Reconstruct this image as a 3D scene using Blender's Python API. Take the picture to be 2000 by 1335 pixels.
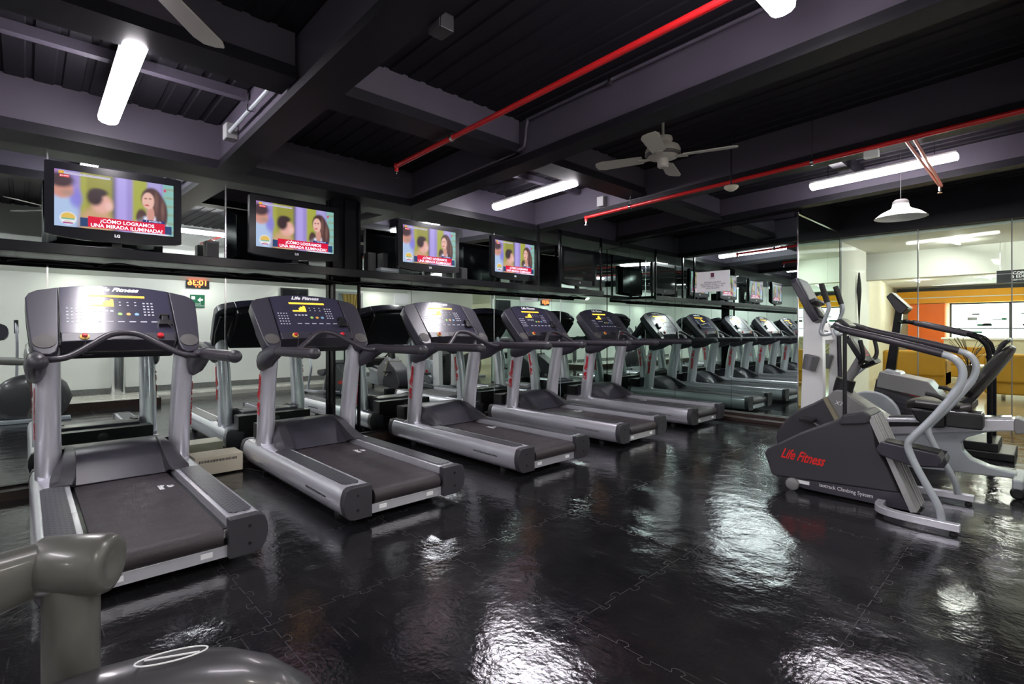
import bpy, math, random
from mathutils import Vector, Matrix
random.seed(7)
PI = math.pi
scene = bpy.context.scene
C = scene.collection
for o in list(bpy.data.objects):
    bpy.data.objects.remove(o, do_unlink=True)

# ------------------------------------------------------------------ camera, world, exposure
cam_d = bpy.data.cameras.new('camera'); cam = bpy.data.objects.new('camera', cam_d); C.objects.link(cam)
cam_d.sensor_width = 36; cam_d.lens = 18.09; cam_d.shift_y = -0.01125; cam_d.clip_start = 0.05
cam.location = (0, 0, 1.2); cam.rotation_euler = (PI/2, 0, math.atan2(0.7257, 0.688))
scene.camera = cam
w = bpy.data.worlds.new('world'); scene.world = w; w.use_nodes = True
w.node_tree.nodes['Background'].inputs[0].default_value = (0.75, 0.8, 1, 1)
w.node_tree.nodes['Background'].inputs[1].default_value = 0.05
scene.view_settings.view_transform = 'Standard'; scene.view_settings.look = 'None'
scene.view_settings.gamma = 1; scene.view_settings.exposure = 1.22
scene.view_settings.use_curve_mapping = False
TUBE = 30.0        # emission of the ceiling tubes
LOBBY = 42.0        # emission of the lobby downlights
SL = 0.035         # the slab rises away from the mirror wall
def zs(x): return SL*(x + 5)

# ------------------------------------------------------------------ materials
MATS = {}
def mat(name, col, rough=0.5, metal=0.0, spec=0.5, coat=0.0, emit=None, es=0.0, trans=0.0, ior=1.45, bump=None, var=0.0, vscale=6.0, rvar=0.0, coatr=0.1):
    m = bpy.data.materials.new(name); m.use_nodes = True
    nt = m.node_tree; b = nt.nodes['Principled BSDF']
    I = b.inputs
    I['Base Color'].default_value = (*col, 1); I['Roughness'].default_value = rough; I['Metallic'].default_value = metal
    I['Specular IOR Level'].default_value = spec; I['Coat Weight'].default_value = coat; I['Coat Roughness'].default_value = coatr
    I['IOR'].default_value = ior; I['Transmission Weight'].default_value = trans
    if emit: I['Emission Color'].default_value = (*emit, 1); I['Emission Strength'].default_value = es
    if var or rvar or bump:
        tc = nt.nodes.new('ShaderNodeTexCoord'); n = nt.nodes.new('ShaderNodeTexNoise')
        n.inputs['Scale'].default_value = vscale; n.inputs['Detail'].default_value = 6
        nt.links.new(tc.outputs['Object'], n.inputs['Vector'])
        if var:
            r = nt.nodes.new('ShaderNodeMix'); r.data_type = 'RGBA'
            r.inputs[6].default_value = (*[max(0, c*(1-var)) for c in col], 1)
            r.inputs[7].default_value = (*[min(1, c*(1+var)) for c in col], 1)
            nt.links.new(n.outputs['Fac'], r.inputs[0]); nt.links.new(r.outputs[2], I['Base Color'])
        if rvar:
            mr = nt.nodes.new('ShaderNodeMapRange'); mr.inputs[1].default_value = 0.3; mr.inputs[2].default_value = 0.7
            mr.inputs[3].default_value = max(0.02, rough-rvar); mr.inputs[4].default_value = rough+rvar
            nt.links.new(n.outputs['Fac'], mr.inputs[0]); nt.links.new(mr.outputs[0], I['Roughness'])
        if bump:
            n2 = nt.nodes.new('ShaderNodeTexNoise'); n2.inputs['Scale'].default_value = bump[0]; n2.inputs['Detail'].default_value = 4
            nt.links.new(tc.outputs['Object'], n2.inputs['Vector'])
            bp = nt.nodes.new('ShaderNodeBump'); bp.inputs['Strength'].default_value = bump[1]; bp.inputs['Distance'].default_value = 0.01
            nt.links.new(n2.outputs['Fac'], bp.inputs['Height']); nt.links.new(bp.outputs['Normal'], I['Normal'])
    MATS[name] = m
    return m
silver = mat('silver_paint', (0.78, 0.78, 0.86), 0.27, 0.65, var=0.05, coat=0.2)
silver2 = mat('grey_tube_paint', (0.42, 0.46, 0.50), 0.32, 0.25, coat=0.2, var=0.05)
char = mat('charcoal_plastic', (0.042, 0.040, 0.054), 0.33, 0, 0.5, var=0.12, vscale=3)
char2 = mat('dark_grey_plastic', (0.042, 0.041, 0.049), 0.40, var=0.1, vscale=4)
black = mat('black_plastic', (0.012, 0.012, 0.014), 0.35)
gloss = mat('gloss_black', (0.006, 0.006, 0.008), 0.2, spec=0.22)
facep = mat('console_face', (0.04, 0.038, 0.065), 0.22, coat=0.6, coatr=0.14)
rubber = mat('rubber_black', (0.02, 0.02, 0.022), 0.6)
grip = mat('grip_foam', (0.034, 0.030, 0.040), 0.40, coat=0.15)
beltm = mat('belt_fabric', (0.040, 0.033, 0.038), 0.45, var=0.2, vscale=9, bump=(240, 0.25), rvar=0.1)
grey = mat('speaker_grey', (0.085, 0.08, 0.078), 0.6)
lightgrey = mat('light_grey_plastic', (0.36, 0.36, 0.37), 0.45, var=0.04)
midgrey = mat('mid_grey_plastic', (0.20, 0.20, 0.205), 0.42, var=0.06, coat=0.2)
white = mat('white_plastic', (0.88, 0.89, 0.90), 0.35, var=0.03)
wallw = mat('white_wall_paint', (0.76, 0.78, 0.74), 0.6, var=0.03, vscale=2)
beige = mat('beige_metal_case', (0.62, 0.57, 0.45), 0.5, var=0.05)
redp = mat('red_button', (0.6, 0.02, 0.03), 0.3, coat=0.3)
redt = mat('red_lettering', (0.55, 0.015, 0.03), 0.45)
pipe = mat('red_pipe_paint', (0.55, 0.012, 0.015), 0.3, coat=0.4)
chrome = mat('chrome', (0.8, 0.8, 0.82), 0.15, 1.0)
whitet = mat('white_lettering', (0.85, 0.85, 0.88), 0.5)
darkt = mat('dark_lettering', (0.03, 0.03, 0.035), 0.5)
ceilm = mat('ceiling_black_paint', (0.010, 0.009, 0.013), 0.55, 0, 0.3, var=0.25, vscale=2.5)
beamm = mat('beam_dark_paint', (0.014, 0.013, 0.018), 0.5, 0, 0.2, var=0.2, vscale=3)
beaml = mat('beam_grey_paint', (0.072, 0.062, 0.088), 0.5, var=0.12, vscale=3)
granite = mat('granite', (0.16, 0.165, 0.16), 0.3, var=0.7, vscale=60)
stone = mat('pale_stone_floor', (0.50, 0.49, 0.44), 0.25, var=0.1, vscale=3, rvar=0.1)
brownw = mat('dark_wood_trim', (0.035, 0.022, 0.018), 0.35, var=0.4, vscale=12)
sofam = mat('mustard_upholstery', (0.42, 0.22, 0.012), 0.65, var=0.15, vscale=5)
woodf = mat('lobby_floor_tiles', (0.42, 0.34, 0.20), 0.12, var=0.15, vscale=2)
yellow = mat('yellow_fascia_paint', (0.95, 0.42, 0.0), 0.4, var=0.03)
orangep = mat('orange_wall_paint', (0.90, 0.16, 0.01), 0.4, var=0.05)
creamw = mat('cream_wall_paint', (0.62, 0.58, 0.42), 0.6, var=0.04)
leather = mat('black_leather', (0.012, 0.010, 0.010), 0.38, bump=(90, 0.15), coat=0.08)
pivg = mat('pivot_grey_paint', (0.10, 0.10, 0.092), 0.32, 0.1, coat=0.2)
fanm = mat('fan_enamel', (0.46, 0.44, 0.40), 0.4)
green = mat('green_sign', (0.01, 0.12, 0.06), 0.4)
curtain = mat('ochre_curtain', (0.38, 0.26, 0.08), 0.8, var=0.2, vscale=20)
tubeE = mat('tube_diffuser', (0.9, 0.9, 0.9), 0.4, emit=(1.0, 0.95, 1.0), es=TUBE)
downE = mat('downlight_lens', (0.9, 0.9, 0.9), 0.4, emit=(1.0, 0.97, 0.88), es=LOBBY*2.2)
windE = mat('lit_shopfront', (0.8, 0.9, 0.9), 0.3, emit=(0.86, 1.0, 0.98), es=2.6, var=0.05)
orangeE = mat('amber_led', (0.1, 0.05, 0), 0.4, emit=(1.0, 0.45, 0.03), es=1.6)
redE = mat('red_led', (0.1, 0.0, 0), 0.4, emit=(1.0, 0.10, 0.02), es=5.0)
greenE = mat('green_key', (0.35, 0.65, 0.15), 0.4); blueE = mat('blue_key', (0.2, 0.4, 0.6), 0.4); orK = mat('orange_key', (0.8, 0.4, 0.1), 0.4)
keyw = mat('white_key_legend', (0.55, 0.55, 0.62), 0.5)
ringm = mat('yellow_ring', (0.75, 0.5, 0.1), 0.35)
shade = mat('lamp_shade_enamel', (0.75, 0.76, 0.74), 0.35)
lcd = mat('lcd_glass', (0.30, 0.33, 0.33), 0.12, coat=0.6)
mirror = mat('mirror_silvering', (0.80, 0.88, 0.84), 0.0, 1.0)
mirrorend = mat('mirror_silvering_green', (0.66, 0.80, 0.73), 0.0, 1.0)
scrE = {}
def screen(name, col, s=1.5):
    scrE[name] = mat('screen_'+name, (0.01, 0.01, 0.01), 0.3, emit=col, es=s*0.55)
screen('lilac', (0.38, 0.28, 0.82)); screen('olive', (0.36, 0.34, 0.04)); screen('cyan', (0.25, 0.55, 0.55)); screen('red', (0.75, 0.0, 0.05), 1.3)
screen('navy', (0.01, 0.04, 0.16)); screen('skin', (0.72, 0.30, 0.22)); screen('hair', (0.05, 0.02, 0.02)); screen('hairb', (0.14, 0.05, 0.05)); screen('white', (0.8, 0.82, 1.0), 1.3)
screen('pale', (0.45, 0.6, 0.85)); screen('green', (0.42, 0.46, 0.08)); screen('pink', (0.8, 0.42, 0.4)); screen('yellow', (0.9, 0.5, 0.02)); screen('magenta', (0.5, 0.05, 0.5))
# glass: clear architectural pane
def glassmat():
    m = bpy.data.materials.new('clear_glass'); m.use_nodes = True; nt = m.node_tree; nt.nodes.clear()
    o = nt.nodes.new('ShaderNodeOutputMaterial'); t = nt.nodes.new('ShaderNodeBsdfTransparent'); g = nt.nodes.new('ShaderNodeBsdfGlossy'); mx = nt.nodes.new('ShaderNodeMixShader')
    fr = nt.nodes.new('ShaderNodeFresnel'); fr.inputs[0].default_value = 1.5
    t.inputs[0].default_value = (0.93, 0.97, 0.95, 1); g.inputs['Roughness'].default_value = 0.0
    ml = nt.nodes.new('ShaderNodeMath'); ml.operation = 'MULTIPLY'; ml.inputs[1].default_value = 0.18; nt.links.new(fr.outputs[0], ml.inputs[0]); nt.links.new(ml.outputs[0], mx.inputs[0]); nt.links.new(t.outputs[0], mx.inputs[1]); nt.links.new(g.outputs[0], mx.inputs[2]); nt.links.new(mx.outputs[0], o.inputs[0])
    return m
glass = glassmat()
# glossy rubber floor with scuffs
def floormat():
    m = bpy.data.materials.new('black_rubber_floor'); m.use_nodes = True; nt = m.node_tree; b = nt.nodes['Principled BSDF']; N = nt.nodes.new; L = nt.links.new
    tc = N('ShaderNodeTexCoord')
    n1 = N('ShaderNodeTexNoise'); n1.inputs['Scale'].default_value = 1.3; n1.inputs['Detail'].default_value = 8; n1.inputs['Roughness'].default_value = 0.65
    L(tc.outputs['Object'], n1.inputs['Vector'])
    cr = N('ShaderNodeValToRGB'); cr.color_ramp.elements[0].position = 0.35; cr.color_ramp.elements[0].color = (0.006, 0.006, 0.008, 1)
    cr.color_ramp.elements[1].position = 0.75; cr.color_ramp.elements[1].color = (0.020, 0.019, 0.019, 1)
    L(n1.outputs['Fac'], cr.inputs[0])
    # fine scratches, two directions
    bumps = []
    scr = None
    for k, (rz, sc) in enumerate(((0.5, (3, 70, 1)), (2.0, (4, 90, 1)))):
        mp = N('ShaderNodeMapping'); mp.inputs['Rotation'].default_value = (0, 0, rz); mp.inputs['Scale'].default_value = sc
        L(tc.outputs['Object'], mp.inputs['Vector'])
        n = N('ShaderNodeTexNoise'); n.inputs['Scale'].default_value = 1.0; n.inputs['Detail'].default_value = 3; L(mp.outputs[0], n.inputs['Vector'])
        c2 = N('ShaderNodeValToRGB'); c2.color_ramp.elements[0].position = 0.66; c2.color_ramp.elements[1].position = 0.74
        L(n.outputs['Fac'], c2.inputs[0])
        if scr is None: scr = c2.outputs[0]
        else:
            mx = N('ShaderNodeMath'); mx.operation = 'MAXIMUM'; L(scr, mx.inputs[0]); L(c2.outputs[0], mx.inputs[1]); scr = mx.outputs[0]
    vo = N('ShaderNodeTexVoronoi'); vo.inputs['Scale'].default_value = 9; L(tc.outputs['Object'], vo.inputs['Vector'])
    sp = N('ShaderNodeValToRGB'); sp.color_ramp.elements[0].position = 0.0; sp.color_ramp.elements[0].color = (1, 1, 1, 1); sp.color_ramp.elements[1].position = 0.045; sp.color_ramp.elements[1].color = (0, 0, 0, 1)
    L(vo.outputs['Distance'], sp.inputs[0])
    mx = N('ShaderNodeMath'); mx.operation = 'MAXIMUM'; L(scr, mx.inputs[0]); L(sp.outputs[0], mx.inputs[1])
    mm = N('ShaderNodeMath'); mm.operation = 'MULTIPLY'; mm.inputs[1].default_value = 0.35; L(mx.outputs[0], mm.inputs[0])
    cm = N('ShaderNodeMix'); cm.data_type = 'RGBA'; cm.inputs[7].default_value = (0.13, 0.125, 0.13, 1)
    L(mm.outputs[0], cm.inputs[0]); L(cr.outputs[0], cm.inputs[6]); L(cm.outputs[2], b.inputs['Base Color'])
    n3 = N('ShaderNodeTexNoise'); n3.inputs['Scale'].default_value = 2.2; n3.inputs['Detail'].default_value = 10; n3.inputs['Roughness'].default_value = 0.7; L(tc.outputs['Object'], n3.inputs['Vector'])
    mr = N('ShaderNodeMapRange'); mr.inputs[1].default_value = 0.3; mr.inputs[2].default_value = 0.7; mr.inputs[3].default_value = 0.035; mr.inputs[4].default_value = 0.19
    L(n3.outputs['Fac'], mr.inputs[0]); L(mr.outputs[0], b.inputs['Roughness'])
    n4 = N('ShaderNodeTexNoise'); n4.inputs['Scale'].default_value = 55; n4.inputs['Detail'].default_value = 5; L(tc.outputs['Object'], n4.inputs['Vector'])
    n5 = N('ShaderNodeTexNoise'); n5.inputs['Scale'].default_value = 6; n5.inputs['Detail'].default_value = 3; L(tc.outputs['Object'], n5.inputs['Vector'])
    ad = N('ShaderNodeMath'); ad.operation = 'MULTIPLY_ADD'; ad.inputs[1].default_value = 6.0; L(n5.outputs['Fac'], ad.inputs[0]); L(n4.outputs['Fac'], ad.inputs[2])
    bp = N('ShaderNodeBump'); bp.inputs['Strength'].default_value = 0.15; bp.inputs['Distance'].default_value = 0.006
    L(ad.outputs[0], bp.inputs['Height']); L(bp.outputs[0], b.inputs['Normal'])
    b.inputs['Specular IOR Level'].default_value = 0.9; b.inputs['Specular Tint'].default_value = (0.93, 0.92, 1.0, 1)
    return m
floorm = floormat()
seamm = mat('mat_seam', (0.055, 0.052, 0.055), 0.5)
def dotmat():
    m = bpy.data.materials.new('studded_tread'); m.use_nodes = True; nt = m.node_tree; b = nt.nodes['Principled BSDF']; N = nt.nodes.new; L = nt.links.new
    tc = N('ShaderNodeTexCoord'); mp = N('ShaderNodeMapping'); mp.inputs['Scale'].default_value = (36, 36, 0); mp.inputs['Rotation'].default_value = (0, 0, PI/4); L(tc.outputs['Object'], mp.inputs[0])
    sx = N('ShaderNodeSeparateXYZ'); L(mp.outputs[0], sx.inputs[0]); prev = None
    for k in (0, 1):
        f = N('ShaderNodeMath'); f.operation = 'PINGPONG'; f.inputs[1].default_value = 0.5; L(sx.outputs[k], f.inputs[0])
        if prev is None: prev = f.outputs[0]
        else:
            mn = N('ShaderNodeMath'); mn.operation = 'MINIMUM'; L(prev, mn.inputs[0]); L(f.outputs[0], mn.inputs[1]); prev = mn.outputs[0]
    cr = N('ShaderNodeValToRGB'); cr.color_ramp.elements[0].position = 0.18; cr.color_ramp.elements[0].color = (0.07, 0.07, 0.085, 1); cr.color_ramp.elements[1].position = 0.28; cr.color_ramp.elements[1].color = (0.012, 0.012, 0.015, 1)
    L(prev, cr.inputs[0]); L(cr.outputs[0], b.inputs['Base Color']); b.inputs['Roughness'].default_value = 0.4
    return m
studm = dotmat()

# ------------------------------------------------------------------ mesh tools
class MB:
    def __init__(s, M=None): s.v = []; s.f = []; s.m = []; s.M = M; s.mats = []
    def _mi(s, m):
        if m is None: return 0
        if m not in s.mats: s.mats.append(m)
        return s.mats.index(m)
    def add(s, vs, fs, m=None, M=None):
        b = len(s.v); k = s._mi(m)
        for p in vs:
            p = Vector(p)
            if M is not None: p = M @ p
            if s.M is not None: p = s.M @ p
            s.v.append(p)
        for f in fs: s.f.append([b+i for i in f]); s.m.append(k)
        return s
    def box(s, x0, x1, y0, y1, z0, z1, m=None, M=None, sl=0.0):
        vs = [(x, y, z + (sl*(x+5) if sl else 0)) for x in (x0, x1) for y in (y0, y1) for z in (z0, z1)]
        return s.add(vs, [(0, 1, 3, 2), (4, 6, 7, 5), (0, 4, 5, 1), (2, 3, 7, 6), (0, 2, 6, 4), (1, 5, 7, 3)], m, M)
    def prism(s, poly, lo, hi, ax='y', m=None, M=None, sc=1.0):
        # poly: (a,b) pairs; ax is the extrusion axis; sc scales the far outline about its centre
        def P(a, b, t): return {'y': (a, t, b), 'x': (t, a, b), 'z': (a, b, t)}[ax]
        n = len(poly); ca = sum(p[0] for p in poly)/n; cb = sum(p[1] for p in poly)/n
        vs = [P(a, b, lo) for a, b in poly] + [P(ca+(a-ca)*sc, cb+(b-cb)*sc, hi) for a, b in poly]
        fs = [tuple(range(n)), tuple(range(2*n-1, n-1, -1))] + [(i, (i+1) % n, n+(i+1) % n, n+i) for i in range(n)]
        return s.add(vs, fs, m, M)
    def loft(s, rings, m=None, M=None, cap=True):
        n = len(rings[0]); vs = [p for r in rings for p in r]; fs = []
        for k in range(len(rings)-1):
            for i in range(n): fs.append((k*n+i, k*n+(i+1) % n, (k+1)*n+(i+1) % n, (k+1)*n+i))
        if cap: fs += [tuple(range(n-1, -1, -1)), tuple(range((len(rings)-1)*n, len(rings)*n))]
        return s.add(vs, fs, m, M)
    def tube(s, pts, r, n=12, m=None, M=None, flat=1.0, up=None, cap=True):
        pts = [Vector(p) for p in pts]; rs = r if isinstance(r, (list, tuple)) else [r]*len(pts)
        rings = []; t0 = (pts[1]-pts[0]).normalized()
        nrm = Vector(up) if up else (Vector((0, 0, 1)) if abs(t0.z) < 0.9 else Vector((1, 0, 0)))
        for i, p in enumerate(pts):
            if i == 0: t = pts[1]-pts[0]
            elif i == len(pts)-1: t = pts[-1]-pts[-2]
            else: t = (pts[i+1]-pts[i]).normalized()+(pts[i]-pts[i-1]).normalized()
            t.normalize(); nrm = (nrm - t*nrm.dot(t)).normalized(); bn = t.cross(nrm)
            rings.append([p + (nrm*math.cos(2*PI*k/n)*flat + bn*math.sin(2*PI*k/n))*rs[i] for k in range(n)])
        return s.loft(rings, m, M, cap)
    def lathe(s, prof, c=(0, 0, 0), n=24, ax='z', m=None, M=None):
        rings = []
        for r, h in prof:
            ring = []
            for k in range(n):
                a = 2*PI*k/n; p = (r*math.cos(a), r*math.sin(a), h)
                if ax == 'x': p = (p[2], p[0], p[1])
                if ax == 'y': p = (p[0], p[2], p[1])
                ring.append((p[0]+c[0], p[1]+c[1], p[2]+c[2]))
            rings.append(ring)
        return s.loft(rings, m, M)
    def ball(s, c, r, m=None, M=None, n=16, sc=(1, 1, 1)):
        prof = [(max(1e-4, math.sin(PI*k/10)), -math.cos(PI*k/10)) for k in range(11)]
        rings = [[(c[0]+q*math.cos(2*PI*j/n)*r*sc[0], c[1]+q*math.sin(2*PI*j/n)*r*sc[1], c[2]+h*r*sc[2]) for j in range(n)] for q, h in prof]
        return s.loft(rings, m, M)
    def build(s, name, m=None, parent=None, bevel=0.0, seg=2, ang=35):
        me = bpy.data.meshes.new(name); me.from_pydata([tuple(v) for v in s.v], [], s.f)
        if s.mats:
            for q in s.mats: me.materials.append(q)
            me.polygons.foreach_set('material_index', s.m)
        else: me.materials.append(m)
        import bmesh
        bm = bmesh.new(); bm.from_mesh(me); bmesh.ops.recalc_face_normals(bm, faces=bm.faces); bm.to_mesh(me); bm.free()
        me.polygons.foreach_set('use_smooth', [True]*len(me.polygons))
        me.set_sharp_from_angle(angle=math.radians(ang)); me.update()
        o = bpy.data.objects.new(name, me); C.objects.link(o)
        if bevel:
            b = o.modifiers.new('bevel', 'BEVEL'); b.width = bevel; b.segments = seg; b.limit_method = 'ANGLE'; b.angle_limit = math.radians(30); b.harden_normals = True
        if parent: o.parent = parent
        return o
def smooth(pts, k=6):
    pts = [Vector(p) for p in pts]; out = []
    for i in range(len(pts)-1):
        p0 = pts[max(i-1, 0)]; p1 = pts[i]; p2 = pts[i+1]; p3 = pts[min(i+2, len(pts)-1)]
        for j in range(k):
            t = j/k
            out.append(0.5*((2*p1)+(-p0+p2)*t+(2*p0-5*p1+4*p2-p3)*t*t+(-p0+3*p1-3*p2+p3)*t**3))
    out.append(pts[-1]); return out
def smooth2(poly, k=4):
    n = len(poly); out = []
    for i in range(n):
        p0, p1, p2, p3 = [Vector(poly[(i+d) % n]) for d in (-1, 0, 1, 2)]
        for j in range(k):
            t = j/k; q = 0.5*((2*p1)+(-p0+p2)*t+(2*p0-5*p1+4*p2-p3)*t*t+(-p0+3*p1-3*p2+p3)*t**3); out.append((q.x, q.y))
    return out
def tag(o, label=None, cat=None, group=None, kind=None):
    if label: o['label'] = label
    if cat: o['category'] = cat
    if group: o['group'] = group
    if kind: o['kind'] = kind
    return o
def empty(name, loc=(0, 0, 0), rz=0, label=None, cat=None, group=None):
    o = bpy.data.objects.new(name, None); C.objects.link(o); o.location = loc; o.rotation_euler = (0, 0, rz); o.empty_display_size = 0.1
    return tag(o, label, cat, group)
def struct(o): o['kind'] = 'structure'; return o
def text(name, body, size, M, m, parent, shear=0.0, bold=0.0, align='CENTER', ext=0.0008, sx=1.0):
    cu = bpy.data.curves.new(name, 'FONT'); cu.body = body; cu.size = size; cu.shear = shear; cu.offset = bold; cu.extrude = ext
    cu.align_x = align; cu.align_y = 'CENTER'; cu.resolution_u = 3
    t = bpy.data.objects.new(name, cu); C.objects.link(t)
    dg = bpy.context.evaluated_depsgraph_get(); me = bpy.data.meshes.new_from_object(t.evaluated_get(dg))
    bpy.data.objects.remove(t, do_unlink=True); me.transform(M @ Matrix.Scale(sx, 4, (1, 0, 0))); me.materials.clear(); me.materials.append(m); me.name = name
    o = bpy.data.objects.new(name, me); C.objects.link(o)
    if parent: o.parent = parent
    return o
def frame(origin, right, up):
    r = Vector(right).normalized(); u = Vector(up).normalized(); n = r.cross(u)
    M = Matrix((r, u, n)).transposed().to_4x4(); M.translation = Vector(origin); return M
def kids(o): return [c for c in bpy.data.objects if c.parent == o]
def copy_tree(o, parent=None):
    c = o.copy(); C.objects.link(c)
    if parent: c.parent = parent
    for ch in kids(o): copy_tree(ch, c)
    return c

# ------------------------------------------------------------------ floor with puzzle-jointed mats
f = MB(); f.box(-5.5, 1.2, -5.2, 9.0, -0.1, 0, floorm)
def seam(x0, y0, x1, y1):
    L = math.hypot(x1-x0, y1-y0); ux, uy = (x1-x0)/L, (y1-y0)/L; px, py = -uy, ux; pts = []
    n = int(L/0.115); st = L/n
    for i in range(n):
        b = i*st; side = 1 if i % 2 else -1
        for a, h in ((0, 0), (.36, 0), (.27, .55), (.36, .8), (.5, .85), (.64, .8), (.73, .55), (.64, 0)):
            pts.append((b+a*st, side*h*0.036))
    pts.append((L, 0))
    q = [(x0+ux*a+px*b, y0+uy*a+py*b) for a, b in pts]
    for i in range(len(q)-1):
        (ax, ay), (bx, by) = q[i], q[i+1]; d = math.hypot(bx-ax, by-ay) or 1e-6; ox, oy = -(by-ay)/d*0.0011, (bx-ax)/d*0.0011
        f.add([(ax-ox, ay-oy, .0006), (bx-ox, by-oy, .0006), (bx+ox, by+oy, .0006), (ax+ox, ay+oy, .0006)], [(0, 1, 2, 3)], seamm)
for y in (-0.2, 0.73, 1.65, 2.62, 3.55, 4.5, 5.45, 6.4): seam(-5.0, y, 0.3, y)
for x in (-4.7, -3.85, -3.0, -2.2, -1.36, -0.56, 0.25): seam(x, -1.0, x, 6.75)
struct(f.build('floor'))

# ------------------------------------------------------------------ ceiling, ribbed deck
c = MB()
y = -5.2; poly = []
while y < 9.1:
    poly += [(y, 2.95), (y+0.10, 2.95), (y+0.108, 2.962), (y+0.142, 2.962), (y+0.15, 2.95)]; y += 0.15
n = len(poly); vs = []
for x in (-5.35, 1.2):
    vs += [(x, a, b+zs(x)) for a, b in poly] + [(x, poly[-1][0], 3.15+zs(x)), (x, poly[0][0], 3.15+zs(x))]
n += 2
c.add(vs, [tuple(range(n)), tuple(range(2*n-1, n-1, -1))] + [(i, (i+1) % n, n+(i+1) % n, n+i) for i in range(n)])
struct(c.build('ceiling', ceilm))
def beamx(y0, y1, zb, x0=-5.0, x1=1.0, lip=0.035, web=beamm, name='trim_1', zt=2.96):
    b = MB(); b.box(x0, x1, y0+lip, y1-lip, zb+0.075, zt, web, sl=SL); b.box(x0, x1, y0, y1, zb, zb+0.022, beamm, sl=SL)
    b.box(x0, x1, y0+0.012, y1-0.012, zb+0.022, zb+0.075, beamm, sl=SL)
    return struct(b.build(name))
def beamy(x0, x1, zb, y0, y1, lip=0.03, web=beaml, name='trim_1', zt=2.96):
    b = MB(); b.box(x0+lip, x1-lip, y0, y1, zb+0.085, zt, web, sl=SL); b.box(x0, x1, y0, y1, zb, zb+0.022, beamm, sl=SL)
    b.box(x0+0.02, x1-0.02, y0, y1, zb+0.022, zb+0.085, beamm, sl=SL)
    return struct(b.build(name))
beamx(1.19, 1.42, 2.57, x0=-4.93, name='trim_1', web=beaml)
beamx(3.10, 3.30, 2.57, x0=-4.93, name='trim_2', web=beaml)
beamx(5.08, 5.28, 2.57, x0=-4.93, name='trim_3', web=beaml)
beamx(-1.0, -0.8, 2.57, x0=-4.93, name='trim_4')
beamx(-3.2, -3.0, 2.57, x0=-4.93, name='trim_5')
beamy(-5.21, -4.90, 2.57, -5.2, 7.12, name='trim_6')
for i, (a, b) in enumerate(((-0.8, 1.2), (1.41, 3.11), (3.29, 5.09), (5.27, 6.99))): beamy(-3.42, -3.16, 2.66, a, b, name='trim_%d' % (7+i))
beamx(6.98, 7.15, 2.64, x0=-4.9, x1=1.0, name='trim_11', web=beaml)
for i, (a, b) in enumerate(((-0.8, 1.2), (3.29, 5.09))):
    for j, x in enumerate((-4.15,)):
        q = MB(); q.box(x-0.03, x+0.03, a, b, 2.885, 2.95, beaml, sl=SL); struct(q.build('trim_%d' % (12+i*2+j)))
q = MB(); q.box(-1.62, -1.5, 5.27, 6.99, 2.80, 2.95, beamm, sl=SL); struct(q.build('trim_18'))
# soffit over the glass front
q = MB(); q.box(-2.25, 1.2, 8.93, 9.1, 2.60, 3.2, beamm); struct(q.build('trim_19'))
# conduits
def conduit(pts, r, m, label, name='conduit', clips=()):
    t = MB(); t.tube(smooth(pts, 5), r, 8); o = t.build(name, m)
    for (cx, cy, cz) in clips:
        k = MB(); k.box(cx-0.012, cx+0.012, cy-r-0.012, cy+r+0.012, cz-r-0.006, cz+r+0.012); k.build('pipe_clip', chrome, o)
    return tag(o, label, 'pipe')
conduit([(-4.41, 1.16, 2.745), (-4.0, 1.16, 2.76), (-3.5, 1.16, 2.78), (-3.42, 1.16, 2.82), (-3.38, 1.17, 2.97)], 0.014, silver2, 'thin grey conduit running along the pale beam beside the first ceiling light', clips=[(-3.9, 1.165, 2.765)])
conduit([(-4.9, 3.07, 2.66), (-3.6, 3.07, 2.71), (-3.15, 3.07, 2.74), (-3.08, 3.07, 2.80), (-3.05, 3.07, 2.95), (-2.9, 3.07, 2.98), (-1.5, 3.07, 3.03), (0.8, 3.07, 3.10)], 0.012, beaml, 'long dark conduit following the top of the wide middle beam', clips=[(-2.2, 3.07, 3.0), (-0.9, 3.07, 3.05)])
def jbox(x, y, z, lab, sx=0.05, sy=0.04, sz=0.06, m1=midgrey, m2=lightgrey):
    b = MB(); b.box(x-sx, x+sx, y-sy, y+sy, z-sz, z+sz); o = b.build('junction_box', m1, bevel=0.004)
    l = MB(); l.box(x-sx*0.9, x+sx*0.9, y-sy-0.004, y-sy, z-sz*0.9, z+sz*0.9); l.build('cover_plate', m2, o); return tag(o, lab, 'junction box')
jbox(-4.47, 1.18, 2.76, 'small grey junction box on the pale beam at the conduit end')
jbox(-3.78, 5.09, 2.76, 'small grey junction box near the far left sprinkler pipe end')
jbox(-2.05, 1.47, 2.68, 'dark grey camera box hanging from the near beam top centre', 0.05, 0.04, 0.04, black, char2)

# ------------------------------------------------------------------ walls
WX = -5.20
b = MB(); b.box(-5.35, WX-0.012, -5.2, 7.3, 0, 3.2); struct(b.build('wall_left', beamm))
b = MB(); b.box(-5.35, -2.30, 7.18, 7.35, 0, 3.2); struct(b.build('wall_back', beamm))
b = MB(); b.box(-2.42, -2.27, 7.35, 9.1, 0, 3.2); struct(b.build('wall_return', beamm))
b = MB(); b.box(0.68, 0.88, -5.2, 9.0, 0, 3.2); struct(b.build('wall_right', wallw))
b = MB(); b.box(-5.3, 1.1, -5.3, -5.2, 0, 3.2); struct(b.build('wall_front', wallw))
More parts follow.
